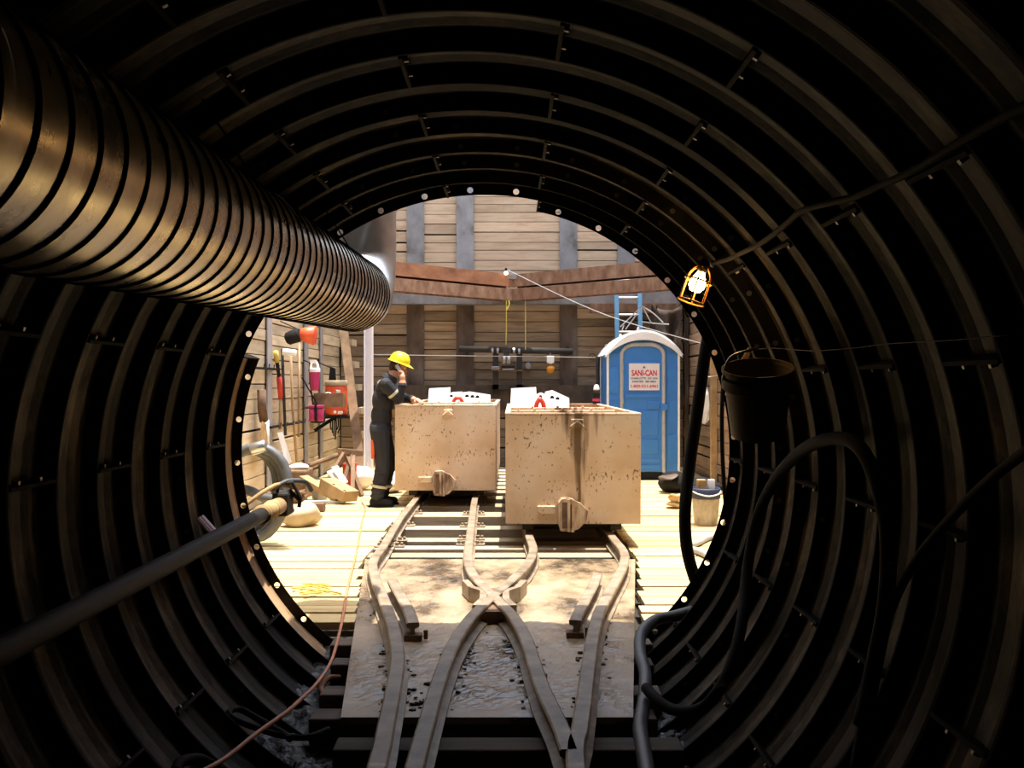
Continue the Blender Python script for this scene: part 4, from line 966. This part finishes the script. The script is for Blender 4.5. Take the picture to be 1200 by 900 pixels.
for a, b in (((404, 529), (424, 581)), ((404, 531), (386, 561)), ((412, 533), (400, 582)), ((414, 535), (413, 585))):
    mb = MB(); p, q = P(*a, 13.0), P(*b, 12.7 if b[1] < 584 else 12.4); mb.beam(p, q, .05, .06); obj('leg', mb, 'brown', t)
mb = MB(); mb.beam(P(401, 529, 13.0), P(420, 531, 13.2), .22, .08, (0,0,1), .01); obj('top', mb, 'brown', t)
c = P(409, 553, 13.2); mb = MB(); mb.box(c.x-.09, c.x+.09, 13.2, 13.36, 0, c.z+.12, None, .02); tag(obj('red_can', mb, 'red', loc=(c.x, 13.28, 0)), 'red can standing behind the dark folding stand', 'can')
def lump(name, label, cat, c, r, mat, amp=.06, sc=4, seed=0):
    mb = MB(); mb.ball(c, r, 12)
    for v in mb.v: v += mnoise.noise_vector(v*sc+Vector((seed, 0, 0)))*amp; v.z = max(v.z, .003)
    return tag(obj(name, mb, mat, smooth=True, loc=(c[0], c[1], 0)), label, cat)
lump('white_bag', 'crumpled white bag on the floor behind the man, left of his legs', 'bag', (-2.12, 13.55, .16), (.24, .2, .17), 'paper')
lump('white_bag', 'crumpled white bag on the floor between the man and the far left cart', 'bag', (-1.66, 13.2, .14), (.20, .25, .15), 'paper', seed=9)
lump('white_bundle', 'small white bundle on top of the clutter by the left wall', 'bundle', (-2.78, 12.7, .38), (.13, .1, .045), 'paper', seed=4)
mb = MB(); mb.box(-2.98, -2.62, 12.45, 12.95, 0, .36, None, .02); mb.jitter(.01, 5); tag(obj('timber_crate', mb, 'brown', loc=(-2.8, 12.7, 0)), 'low brown crate against the left wall behind the clutter', 'crate')
for i, (a, b, lab) in enumerate((((386, 552), (408, 575), 'first'), ((392, 547), (404, 566), 'second'))):
    mb = MB(); mb.beam(P(*a, 12.65), P(*b, 12.5), .09, .02, (.3,-.6,1)); tag(obj('scrap_strip', mb, 'paper', loc=tuple(P(*a, 12.65))), ('longer' if i == 0 else 'shorter')+' white slat leaning among the legs of the dark stand', 'slat')

# cords on the floor
pts = [P(228, 908, 3.40), P(262, 890, 3.6), P(300, 860, 3.9), P(335, 835, 4.2), P(352, 820, 4.5), P(372, 800, 4.9), P(388, 775, 5.3), P(397, 745, 5.75), P(403, 716, 6.25)] + [FP(406, 697, .012), FP(411, 674, .012), FP(416, 655, .012), FP(420, 635, .012), FP(424, 612, .012), FP(428, 596, .012), FP(424, 588, .012)]
mb = MB(); mb.tube(catmull(pts, 6), .0095, 8); tag(obj('extension_cord', mb, 'cord_orange', smooth=True, loc=tuple(pts[7])), 'orange extension cord running from the lower left out past the man', 'cord')
random.seed(21); pts = []
for i in range(13):
    pts.append(FP(342+random.uniform(0, 56), 683+random.uniform(0, 17), .014+.008*(i % 3)))
mb = MB(); mb.tube(catmull(pts, 6), .006, 6); tag(obj('tangled_rope', mb, 'yellow_dull', smooth=True, loc=tuple(pts[0])), 'tangle of yellow cord on the planks at the left of the tunnel mouth', 'cord')
def TW(px, py, r):
    dx, dz = (px-600)/F, -(py-450)/F; ez = EYE-AZ
    a = dx*dx+dz*dz; b = 2*(-AX*dx+ez*dz); c = AX*AX+ez*ez-r*r
    return P(px, py, (-b+math.sqrt(b*b-4*a*c))/(2*a))
pts = [P(385, 855, 4.2), P(360, 864, 4.1), P(330, 862, 4.1), P(300, 853, 4.1), P(275, 843, 4.15), P(268, 835, 4.2), P(280, 831, 4.3), P(300, 841, 4.3), P(328, 857, 4.15), P(340, 866, 4.0)]
mb = MB(); mb.tube(catmull(pts, 6), .014, 8); tag(obj('black_hose', mb, 'rubber', smooth=True, loc=tuple(pts[0])), 'loop of thin black hose over the muck at lower left', 'hose')
pts = [TW(x, y, 1.40) for x, y in ((205, 905), (212, 893), (235, 890), (262, 905))]
mb = MB(); mb.tube(catmull(pts, 5), .02, 8); tag(obj('black_hose', mb, 'rubber', smooth=True, loc=tuple(pts[0])), 'short black hose loop in the bottom left corner', 'hose')
pts = [P(392, 822, 4.75), P(380, 815, 4.85), P(376, 806, 5.0), P(384, 795, 5.1), P(398, 794, 5.15)]
mb = MB(); mb.tube(catmull(pts, 5), .016, 8); tag(obj('red_hose', mb, 'wale_orange', smooth=True, loc=tuple(pts[0])), 'short bent reddish hose end by the left tie ends', 'hose')

# ------------------------------------------------------------------ tunnel, right side
# caged work lamp
c = TW(817, 333, 1.24); t = thing('cage_lamp', 'lit caged work lamp hanging on the right side of the tunnel', 'lamp', c)
k = c.y/F; ax = Vector((.33, 0, .94)).normalized()      # from the open end up to the socket
s_ = Vector((ax.z, 0, -ax.x))
mb = MB(); mb.lathe([(.2*k, -10*k), (6*k, -8.6*k), (9.4*k, -3*k), (9.6*k, 2*k), (7.4*k, 8*k), (4.6*k, 13*k), (4.0*k, 17*k)], c, 18, ax); obj('bulb', mb, 'bulb', t, True)
mb = MB(); mb.lathe([(5.5*k, 15*k), (7*k, 18*k), (7*k, 26*k), (4*k, 30*k)], c, 14, ax); obj('socket', mb, 'black', t, True)
cg = MB()
for i in range(6):
    a = 2*PI*i/6+.3; d = s_*math.cos(a)+Vector((0,1,0))*math.sin(a)
    cg.tube(catmull([c+ax*22*k+d*6*k, c+ax*14*k+d*13*k, c+ax*4*k+d*15.5*k, c-ax*22*k+d*15.5*k], 4), 1.0*k, 6)
for h, r in ((4, 16), (-22, 15.8)): cg.tube([c+ax*h*k+(s_*math.cos(2*PI*j/20)+Vector((0,1,0))*math.sin(2*PI*j/20))*r*k for j in range(20)], 1.1*k, 6, True)
obj('cage', cg, 'amber', t, True)
mb = MB(); mb.tube([c+ax*28*k, c+ax*32*k, TW(835, 312, 1.42)], .008, 6); mb.tube([c+ax*30*k, TW(828, 309, 1.40)], .006, 6); obj('hook', mb, 'steel', t)
pl_ = bpy.data.lights.new('work_lamp_light', 'POINT'); pl_.energy = .45; pl_.color = (1.0, .60, .26); pl_.shadow_soft_size = .05
po = bpy.data.objects.new('work_lamp_light', pl_); C.objects.link(po); po.location = c-ax*14*k-Vector((0,.0,0)); 
pts = [TW(x, y, 1.405) for x, y in ((829, 309), (850, 305), (870, 296), (890, 286), (906, 275), (922, 262), (940, 247), (970, 238), (1000, 231), (1030, 218), (1062, 204), (1100, 182), (1140, 157), (1180, 135), (1215, 118))]
mb = MB(); mb.tube(catmull(pts, 4), .0105, 8); tag(obj('lamp_cable', mb, 'black', smooth=True, loc=tuple(pts[6])), 'dark cable strung along the right tunnel wall up from the work lamp', 'cable')
pts = [TW(x, y, 1.40) for x, y in ((796, 352), (797, 335), (803, 320), (812, 312))]
pts = [P(806, 372, 5.86), P(800, 356, 5.86), P(796, 338, 5.84), P(799, 326, 5.8), P(808, 316, 5.7)]
mb = MB(); mb.tube(catmull(pts, 5), .007, 6); tag(obj('cable_end', mb, 'black', smooth=True, loc=tuple(pts[0])), 'thin dark cable curving behind the caged work lamp at the tunnel rim', 'cable')
pts = [TW(x, y, 1.42) for x, y in ((872, 411), (905, 408), (950, 411), (1000, 408), (1040, 403), (1110, 399), (1180, 393))]
mb = MB(); mb.tube(catmull(pts, 4), .002, 6); tag(obj('tie_wire', mb, 'dark_steel', smooth=True, loc=tuple(pts[0])), 'thin pale wire along the right tunnel wall above the dark bucket', 'wire')
# hanging bucket
c0 = TW(888, 470, 1.19); k = c0.y/F
t = thing('dark_bucket', 'dark bucket hung tilted on the right tunnel wall below the lamp', 'bucket', c0)
ax = Vector((-.07, -.30, 1)).normalized(); o = c0-ax*42*k
mb = MB(); mb.lathe([(.5*k, 0), (30*k, 0), (31*k, 2*k), (37.5*k, 58*k), (41.5*k, 60*k), (41.5*k, 72*k), (38.5*k, 74*k), (38.5*k, 78*k), (41.5*k, 79*k), (41.5*k, 83*k), (39.5*k, 83*k), (37*k, 60*k), (29*k, 3*k), (.5*k, 3*k)], o, 36, ax, cap=False); smooth_auto(obj('bucket_body', mb, nmat('grubby_bucket', [(.3, (.11,.08,.055)), (.7, (.22,.165,.11))], rough=.6, rnd=0, spec=.25), t), 35)
mb = MB(); q = o+ax*70*k; s1 = Vector((1, 0, .07)).normalized(); mb.tube(catmull([q-s1*41*k, q-s1*34*k+Vector((0,-.03,.09)), q+Vector((.0,.02,.12)), TW(875, 412, 1.43)], 5), .006, 6); obj('handle', mb, 'steel', t)
mb = MB(); a = TW(873, 421, 1.36); mb.beam(a+Vector((-.02, 0,-.03)), a+Vector((.025, 0, .05)), .03, .022); obj('handle_grip', mb, 'tan', t)
# big black hoses on the right
pts = [P(846, 330, 6.0), P(836, 365, 5.98), P(829, 398, 5.96), P(824, 430, 5.95), P(816, 490, 5.97), P(808, 545, 6.0), P(803, 595, 6.0), P(804, 635, 6.0), P(811, 668, 5.98), P(824, 700, 5.96), P(845, 735, 5.95)]
mb = MB(); mb.tube(catmull(pts, 5), .037, 14); tag(obj('black_hose', mb, 'rubber', smooth=True, loc=tuple(pts[6])), 'thick black hose hanging down across the right edge of the tunnel mouth', 'hose')
pts = [P(852, 415, 6.3), P(847, 460, 6.3), P(846, 510, 6.3), P(848, 560, 6.3), P(851, 600, 6.3), P(854, 650, 6.3), P(858, 714, 6.3)]
mb = MB(); mb.tube(catmull(pts, 4), .014, 8); tag(obj('black_cable', mb, 'rubber', smooth=True, loc=tuple(pts[1])), 'thin black cable hanging straight down right of the thick hose', 'cable')
pts = [P(812, 716, 5.62), P(790, 722, 5.6), P(768, 727, 5.58), P(752, 742, 5.45), P(750, 765, 5.25), P(756, 790, 4.95), P(755, 820, 4.6), P(750, 850, 4.25), P(754, 880, 3.95), P(760, 915, 3.65)]
mb = MB(); mb.tube(catmull(pts, 5), .033, 12); tag(obj('grey_hose', mb, 'hose_grey', smooth=True, loc=tuple(pts[4])), 'grey hose coming in over the right rim beside the muddy deck', 'hose')
pts = [P(757, 806, 4.55), P(772, 822, 4.4), P(790, 832, 4.3)]+[TW(x, y, 1.37) for x, y in ((818, 832), (840, 812), (858, 775), (870, 725), (876, 665), (888, 605), (910, 560), (940, 528), (975, 514), (1005, 522), (1026, 560), (1038, 610), (1041, 660), (1036, 720), (1022, 790), (1010, 850))]
mb = MB(); mb.tube(catmull(pts, 4), .026, 12); tag(obj('black_hose', mb, 'rubber', smooth=True, loc=tuple(pts[8])), 'black hose looping high over the right tunnel wall below the dark bucket', 'hose')
pts = [TW(x, y, 1.39) for x, y in ((1215, 520), (1160, 562), (1110, 612), (1070, 662), (1042, 720), (1025, 780), (1010, 850), (1000, 905))]
mb = MB(); mb.tube(catmull(pts, 4), .014, 8); tag(obj('black_cable', mb, 'rubber', smooth=True, loc=tuple(pts[3])), 'black cable sweeping down the right tunnel wall from the picture edge', 'cable')

# ------------------------------------------------------------------ right side of the shaft floor
c = FP(830, 617); c.y += .13; k = 10.1/F
t = thing('site_bucket', 'mud-streaked pale bucket with a dark rim on the right planks', 'bucket', (c.x, c.y, 0))
bm_ = nmat('streaked_bucket', [(.35, (.16,.13,.12)), (.5, (.45,.38,.30)), (.7, (.62,.54,.44))], scale=(9,9,5), rough=.6, rnd=0)
mb = MB(); mb.lathe([(.118, 0), (.12, .01), (.142, .28), (.13, .28), (.112, .03), (.01, .03)], (c.x, c.y, 0), 28); smooth_auto(obj('bucket_body', mb, bm_, t), 40)
mb = MB(); mb.lathe([(.144, .275), (.149, .28), (.153, .37), (.146, .385), (.14, .38), (.138, .28)], (c.x, c.y, 0), 28, cap=False); obj('rim', mb, 'letter_dark', t, True)
mb = MB(); mb.tube(catmull([(c.x-.15, c.y-.02, .355), (c.x-.11, c.y-.14, .335), (c.x-.0, c.y-.185, .315), (c.x+.11, c.y-.14, .335), (c.x+.15, c.y-.02, .355)], 5), .007, 6); obj('handle', mb, 'white', t, True)
mb = MB(); mb.box(c.x-.09, c.x-.0, c.y-.03, c.y+.05, .05, .47, None, .008); tag(obj('tan_box', mb, 'tan', loc=(c.x-.045, c.y, .05)), 'small tan box sticking out of the streaked bucket', 'box')
mb = MB(); mb.lathe([(.04, .05), (.04, .46), (.034, .47)], (c.x+.06, c.y+.02, 0), 14); tag(obj('grey_can', mb, 'grey', smooth=True, loc=(c.x+.06, c.y, .05)), 'grey can sticking out of the streaked bucket', 'can')
lump('dark_bundle', 'dark folded tarpaulin bundle on the floor right of the toilet', 'bundle', (2.18, 13.25, .14), (.20, .24, .14), 'black', .07, 4, 3)
lump('pale_sheet', 'grey plastic sheet lying on the dark tarpaulin bundle', 'sheet', (2.10, 13.08, .23), (.13, .12, .035), 'pile_rust', .05, 6, 5)
lump('dark_bundle', 'flat dark bundle behind the streaked bucket by the right wall', 'bundle', (2.55, 13.1, .09), (.24, .3, .10), 'black', .06, 4, 7)
lump('crumpled_rag', 'crumpled pale paper with a tan patch on the planks left of the hose', 'rag', (1.93, 11.55, .06), (.12, .12, .06), 'cream', .06, 6, 2)
lump('tan_leaf', 'small curled tan scrap lying on the crumpled paper', 'scrap', (1.90, 11.48, .14), (.08, .05, .04), 'tan', .04, 8, 6)
c = FP(846, 618); mb = MB(); mb.prism([(c.x-.10, 0), (c.x+.3, 0), (c.x+.3, .36), (c.x+.12, .36), (c.x-.02, .27), (c.x-.1, .12)], 9.45, 9.5); tag(obj('brown_board', mb, 'brown', loc=(c.x, 9.5, 0)), 'rounded brown board standing at the right rim in front of the bucket', 'board')
pts = [FP(800, 640, .03), FP(815, 637, .03), FP(830, 630, .03), FP(850, 627, .03)]; mb = MB(); mb.tube(catmull(pts, 5), .03, 10); tag(obj('pale_hose', mb, 'grey', smooth=True, loc=tuple(pts[1])), 'pale hose on the right planks, the upper of two by the rim', 'hose')
pts = [FP(800, 643, .03), FP(815, 645, .03), FP(828, 650, .03), FP(842, 660, .03)]; mb = MB(); mb.tube(catmull(pts, 5), .03, 10); tag(obj('pale_hose', mb, 'grey', smooth=True, loc=tuple(pts[1])), 'pale hose on the right planks, the lower of two by the rim', 'hose')
c = P(835.5, 560, 14.35); mb = MB(); mb.box(2.90, 2.99, 14.3, 14.36, 0, 2.15); tag(obj('timber_stud', mb, 'tan', loc=(2.95, 14.33, 0)), 'brown upright timber stud against the right wall', 'stud')
mb = MB(); a = P(827.5, 449, 14.1); 
mb.add(*(lambda V: ([v for v in V], [(0,1,2,3,4,5,6)]))([P(826.5, 449, 14.1), P(830, 460, 14.05), P(832, 475, 14.05), P(831.5, 492, 14.1), P(826, 497, 14.08), P(819, 494, 14.06), P(822, 470, 14.08)]))
n0 = len(mb.v); mb.v += [v+Vector((0,.06,0)) for v in mb.v[:n0]]; mb.f.append(tuple(range(2*n0-1, n0-1, -1))); mb.mi.append(0)
for i in range(n0): mb.f.append((i, (i+1) % n0, n0+(i+1) % n0, n0+i)); mb.mi.append(0)
mb.tube([a+Vector((0,.03,-.01)), P(829, 442, 14.2), Vector((3.04, 14.25, a.z+.12))], .006, 6)
mb.jitter(.012, 8); tag(obj('hanging_bag', mb, 'paper', loc=tuple(a)), 'white plastic bag hanging on the right wall by the timber stud', 'bag')

# ------------------------------------------------------------------ the man
def remesh(mb, vox, it=6, fac=.5):
    me = bpy.data.meshes.new('tmp'); me.from_pydata(mb.v, [], mb.f); o = bpy.data.objects.new('tmp', me); C.objects.link(o)
    m = o.modifiers.new('r', 'REMESH'); m.mode = 'VOXEL'; m.voxel_size = vox; m.use_smooth_shade = True
    s = o.modifiers.new('s', 'SMOOTH'); s.iterations = it; s.factor = fac
    bpy.context.view_layer.update()
    r = bpy.data.meshes.new_from_object(o.evaluated_get(bpy.context.evaluated_depsgraph_get()))
    bpy.data.objects.remove(o); bpy.data.meshes.remove(me); return r
man = thing('person', 'man in dark coveralls and yellow hard hat leaning on the far cart', 'person', (-1.56, 11.78, 0))
yc = 11.78; b = MB()
V = Vector
# trunk, slightly stooped towards the cart
b.ball((-1.575, yc, .93), (.135, .172, .15), 12); b.ball((-1.565, yc, 1.08), (.128, .165, .17), 12)
b.ball((-1.545, yc, 1.26), (.135, .185, .19), 12); b.ball((-1.525, yc, 1.40), (.115, .19, .12), 12)
b.cone((-1.515, yc-.15, 1.455), (-1.49, yc+.15, 1.455), .075, .075); b.cone((-1.50, yc, 1.46), (-1.455, yc, 1.56), .085, .066)
# legs and trouser folds
for s, kx in ((-1, 0), (1, .045)):
    hip = V((-1.575, yc+s*.085, .90)); kn = V((-1.535+kx, yc+s*.10, .50)); an = V((-1.60+kx*.6, yc+s*.12, .13))
    b.cone(hip, kn, .122, .092); b.cone(kn, an, .092, .078)
    for z_, r_ in ((.42, .095), (.30, .093), (.20, .092), (.13, .09)):
        q = kn.lerp(an, (kn.z-z_)/(kn.z-an.z)); b.ball(q, (r_, r_, .035), 8)
# right arm (near): elbow on the rim, hand to the ear
sh = V((-1.495, yc-.20, 1.455)); el = V((-1.345, 11.635, 1.285)); wr = V((-1.295, 11.615, 1.465))
b.cone(sh, el, .082, .066); b.cone(el, wr, .066, .047)
# left arm (far): forearm along the rim
sh2 = V((-1.475, yc+.20, 1.45)); el2 = V((-1.325, yc+.19, 1.285)); wr2 = V((-1.185, 11.74, 1.272))
b.cone(sh2, el2, .08, .066); b.cone(el2, wr2, .064, .044)
# neck and head, tilted down to the right
b.cone((-1.45, yc, 1.53), (-1.385, yc, 1.63), .062, .058)
tilt = Matrix.Rotation(math.radians(20), 3, 'Y')
hc = V((-1.362, yc, 1.690))
b.ball(hc, (.100, .076, .105), 12, tilt)
def hp(x, y, z): return hc+tilt@V((x, y, z))
b.ball(hp(.035, 0, -.075), (.062, .055, .06), 10, tilt); b.ball(hp(.068, 0, -.105), (.026, .03, .022), 8)          # jaw, chin
b.cone(hp(.094, 0, -.008), hp(.112, 0, -.045), .010, .015)                                                        # nose
b.ball(hp(.086, 0, .012), (.018, .05, .014), 8, tilt)                                                               # brow
b.ball(hp(.088, 0, -.078), (.012, .024, .009), 8, tilt)                                                             # lips
for s in (-1, 1):
    b.ball(hp(.06, s*.045, -.045), (.03, .022, .022), 8, tilt); b.ball(hp(-.005, s*.078, -.022), (.02, .010, .034), 8, tilt)   # cheeks, ears
# right hand: palm at the cheek, fingers curled up along the phone
def finger(b, base, d1, d2, l, r): m_ = base+d1*l*.5; e = m_+d2*l*.5; b.cone(base, m_, r, r*.95); b.cone(m_, e, r*.95, r*.78)
pm_ = V((-1.296, 11.622, 1.540)); b.cone(wr, pm_, .034, .036); b.ball(pm_, (.036, .026, .044), 8)
for i, (l, off) in enumerate(((.078, -.028), (.086, -.010), (.080, .010), (.062, .028))):
    base = pm_+V((-.012+off*.35, .004+.002*i, .028))+V((.022-off*.2, -.004, off*.35))
    finger(b, base, V((-.35, .35, .86)).normalized(), V((-.86, .38, .25)).normalized(), l, .0095)
finger(b, pm_+V((-.02, .02, -.005)), V((-.6, .45, .55)).normalized(), V((-.5, .3, .8)).normalized(), .065, .0105)
# left hand resting on the rim, fingers curled over the front edge
p2 = V((-1.125, 11.675, 1.262)); b.cone(wr2, p2, .032, .034); b.ball(p2, (.045, .036, .024), 8)
dv = (p2-wr2).normalized(); sd2 = V((dv.y, -dv.x, 0))
for i, (l, off) in enumerate(((.075, -.030), (.085, -.010), (.08, .011), (.062, .031))):
    finger(b, p2+dv*.032+sd2*off+V((0,0,.004)), (dv+V((0,0,-.12))).normalized(), (dv*.55+V((0,-.05,-.75))).normalized(), l, .0095)
finger(b, p2+sd2*.03-dv*.01, (dv*.5+sd2*.7+V((0,0,-.25))).normalized(), (dv*.9+sd2*.25+V((0,0,-.2))).normalized(), .06, .0105)
me = remesh(b, .0065)
for m_ in ('navy', 'skin'): me.materials.append(M[m_])
wrists = ((wr, (pm_-wr).normalized()), (wr2, (p2-wr2).normalized()))
nk = V((-1.445, yc, 1.555)); nd = V((.5, 0, .86))
for p in me.polygons:
    c = p.center; skin = 0
    for w_, d_ in wrists:
        if ((c-w_)-d_*(c-w_).dot(d_)).length < .115 and (c-w_).length < .19 and (c-w_).dot(d_) > .006: skin = 1
    if (c-nk).dot(nd) > 0 and c.z > 1.5 and abs(c.y-yc) < .082 and c.x > -1.475 and (c-pm_).length > .05: skin = 1
    p.material_index = skin
me.transform(Matrix.Translation(-man.location)); me.shade_smooth()
o = bpy.data.objects.new('body', me); C.objects.link(o); o.parent = man
# boots
for s, kx in ((-1, 0), (1, .045)):
    bx = MB(); a = V((-1.60+kx*.6, yc+s*.12, 0)); bx.cone(a+V((-.035, 0, .055)), a+V((.14, -s*-.01, .045)), .062, .052); bx.cone(a+V((0,0,.06)), a+V((.0,0,.19)), .062, .07)
    me = remesh(bx, .008, 4)
    for v in me.vertices: v.co.z = max(v.co.z, .002)
    me.materials.append(M['black']); me.transform(Matrix.Translation(-man.location)); me.shade_smooth(); q = bpy.data.objects.new('boot', me); C.objects.link(q); q.parent = man
    mb = MB(); mb.box(a.x-.105, a.x+.20, a.y-.058, a.y+.058, 0, .022, None, .008); obj('boot_sole', mb, 'rubber', q)
    # ankle band
    kn = V((-1.535+kx, yc+s*.10, .50)); an = V((-1.60+kx*.6, yc+s*.12, .13)); q0 = kn.lerp(an, .70); dr_ = (kn-an).normalized()
    mb = MB(); mb.lathe([(.098, -.016), (.102, 0), (.099, .016)], q0, 24, dr_, cap=False); obj('ankle_band', mb, 'band', man, True)
# hair under the hat
mb = MB(); mb.ball(hc+V((-.012, 0, -.008)), (.098, .080, .095), 12, tilt); mb.ball(hp(-.055, 0, -.055), (.045, .062, .045), 10, tilt)
keep = [i for i, f in enumerate(mb.f) if (tilt.inverted()@(sum((mb.v[j] for j in f), V())/len(f)-hc)).x < .03 or (tilt.inverted()@(sum((mb.v[j] for j in f), V())/len(f)-hc)).z > .02]
mb.f = [mb.f[i] for i in keep]; mb.mi = [0]*len(mb.f); obj('hair', mb, 'hair', man, True)
# eyes
for s in (-1, 1):
    mb = MB(); mb.ball(hp(.083, s*.030, -.012), .0115, 8); obj('eye', mb, 'white', man, True); 
# hard hat
ht = Matrix.Rotation(math.radians(19), 4, 'Y'); ho = V((-1.352, yc, 1.722))
def hh(x, y, z): return ho+(ht.to_3x3()@V((x, y, z)))
mb = MB(); n1, n2 = 40, 10; vs = []
for i in range(n2+1):
    a = PI/2*i/n2
    for j in range(n1):
        th = 2*PI*j/n1; rx = .128*math.cos(a)**.8 if i < n2 else .002; ry = .112*math.cos(a)**.8 if i < n2 else .002
        ridge = .006*max(0, 1-abs(math.sin(th))*5)*(1 if i > 2 else 0)
        vs.append(hh(rx*math.cos(th), ry*math.sin(th), .122*math.sin(a)+ridge))
fs = [(i*n1+j, i*n1+(j+1) % n1, (i+1)*n1+(j+1) % n1, (i+1)*n1+j) for i in range(n2) for j in range(n1)]
mb.add(vs, fs)
hat = obj('hard_hat', mb, 'yellow', man, True)
mb = MB(); vs = []
for j in range(n1):
    th = 2*PI*j/n1; f = max(0, math.cos(th)); w_ = .014+.045*f**2
    for (dr_, dz) in ((-.004, .008), (w_, -.006-.012*f), (w_+.003, -.012-.012*f), (-.004, .0)):
        vs.append(hh((.128+dr_)*math.cos(th), (.112+min(dr_, .016))*math.sin(th), dz))
mb.add(vs, [(j*4+q, ((j+1) % n1)*4+q, ((j+1) % n1)*4+(q+1) % 4, j*4+(q+1) % 4) for j in range(n1) for q in range(4)])
obj('brim', mb, 'yellow', hat, True)
# collar, bands, phone, red rag
mb = MB(); mb.lathe([(.10, -.03), (.085, .0), (.075, .035), (.068, .03), (.075, 0)], V((-1.455, yc, 1.535)), 24, (.5, 0, .86), cap=False); obj('collar', mb, 'navy', man, True)
q = sh.lerp(el, .62); mb = MB(); mb.lathe([(.0765, -.017), (.0785, 0), (.0755, .017)], q, 22, (el-sh).normalized(), cap=False); obj('arm_band', mb, 'band', man, True)
q = sh2.lerp(el2, .62); mb = MB(); mb.lathe([(.076, -.017), (.078, 0), (.075, .017)], q, 22, (el2-sh2).normalized(), cap=False); obj('arm_band', mb, 'band', man, True)
mb = MB(); mb.beam((-1.585, yc-.135, 1.475), (-1.545, yc-.20, 1.50), .035, .02); obj('shoulder_patch', mb, 'paper', man)
mb = MB(); a = hp(-.012, -.092, -.005); mb.beam(a, a+V((.055, -.012, -.095)), .044, .014, (0,1,0), .004); obj('phone', mb, 'grey', man)
mb = MB(); mb.box(-1.678, -1.635, yc-.165, yc-.12, .57, .80, None, .008); mb.jitter(.012, 9); obj('red_rag', mb, 'cooler', man)
for p_, d_ in wrists:
    mb = MB(); mb.lathe([(.054, -.025), (.050, .0), (.044, .004)], p_, 18, d_, cap=False); obj('cuff', mb, 'navy', man, True)
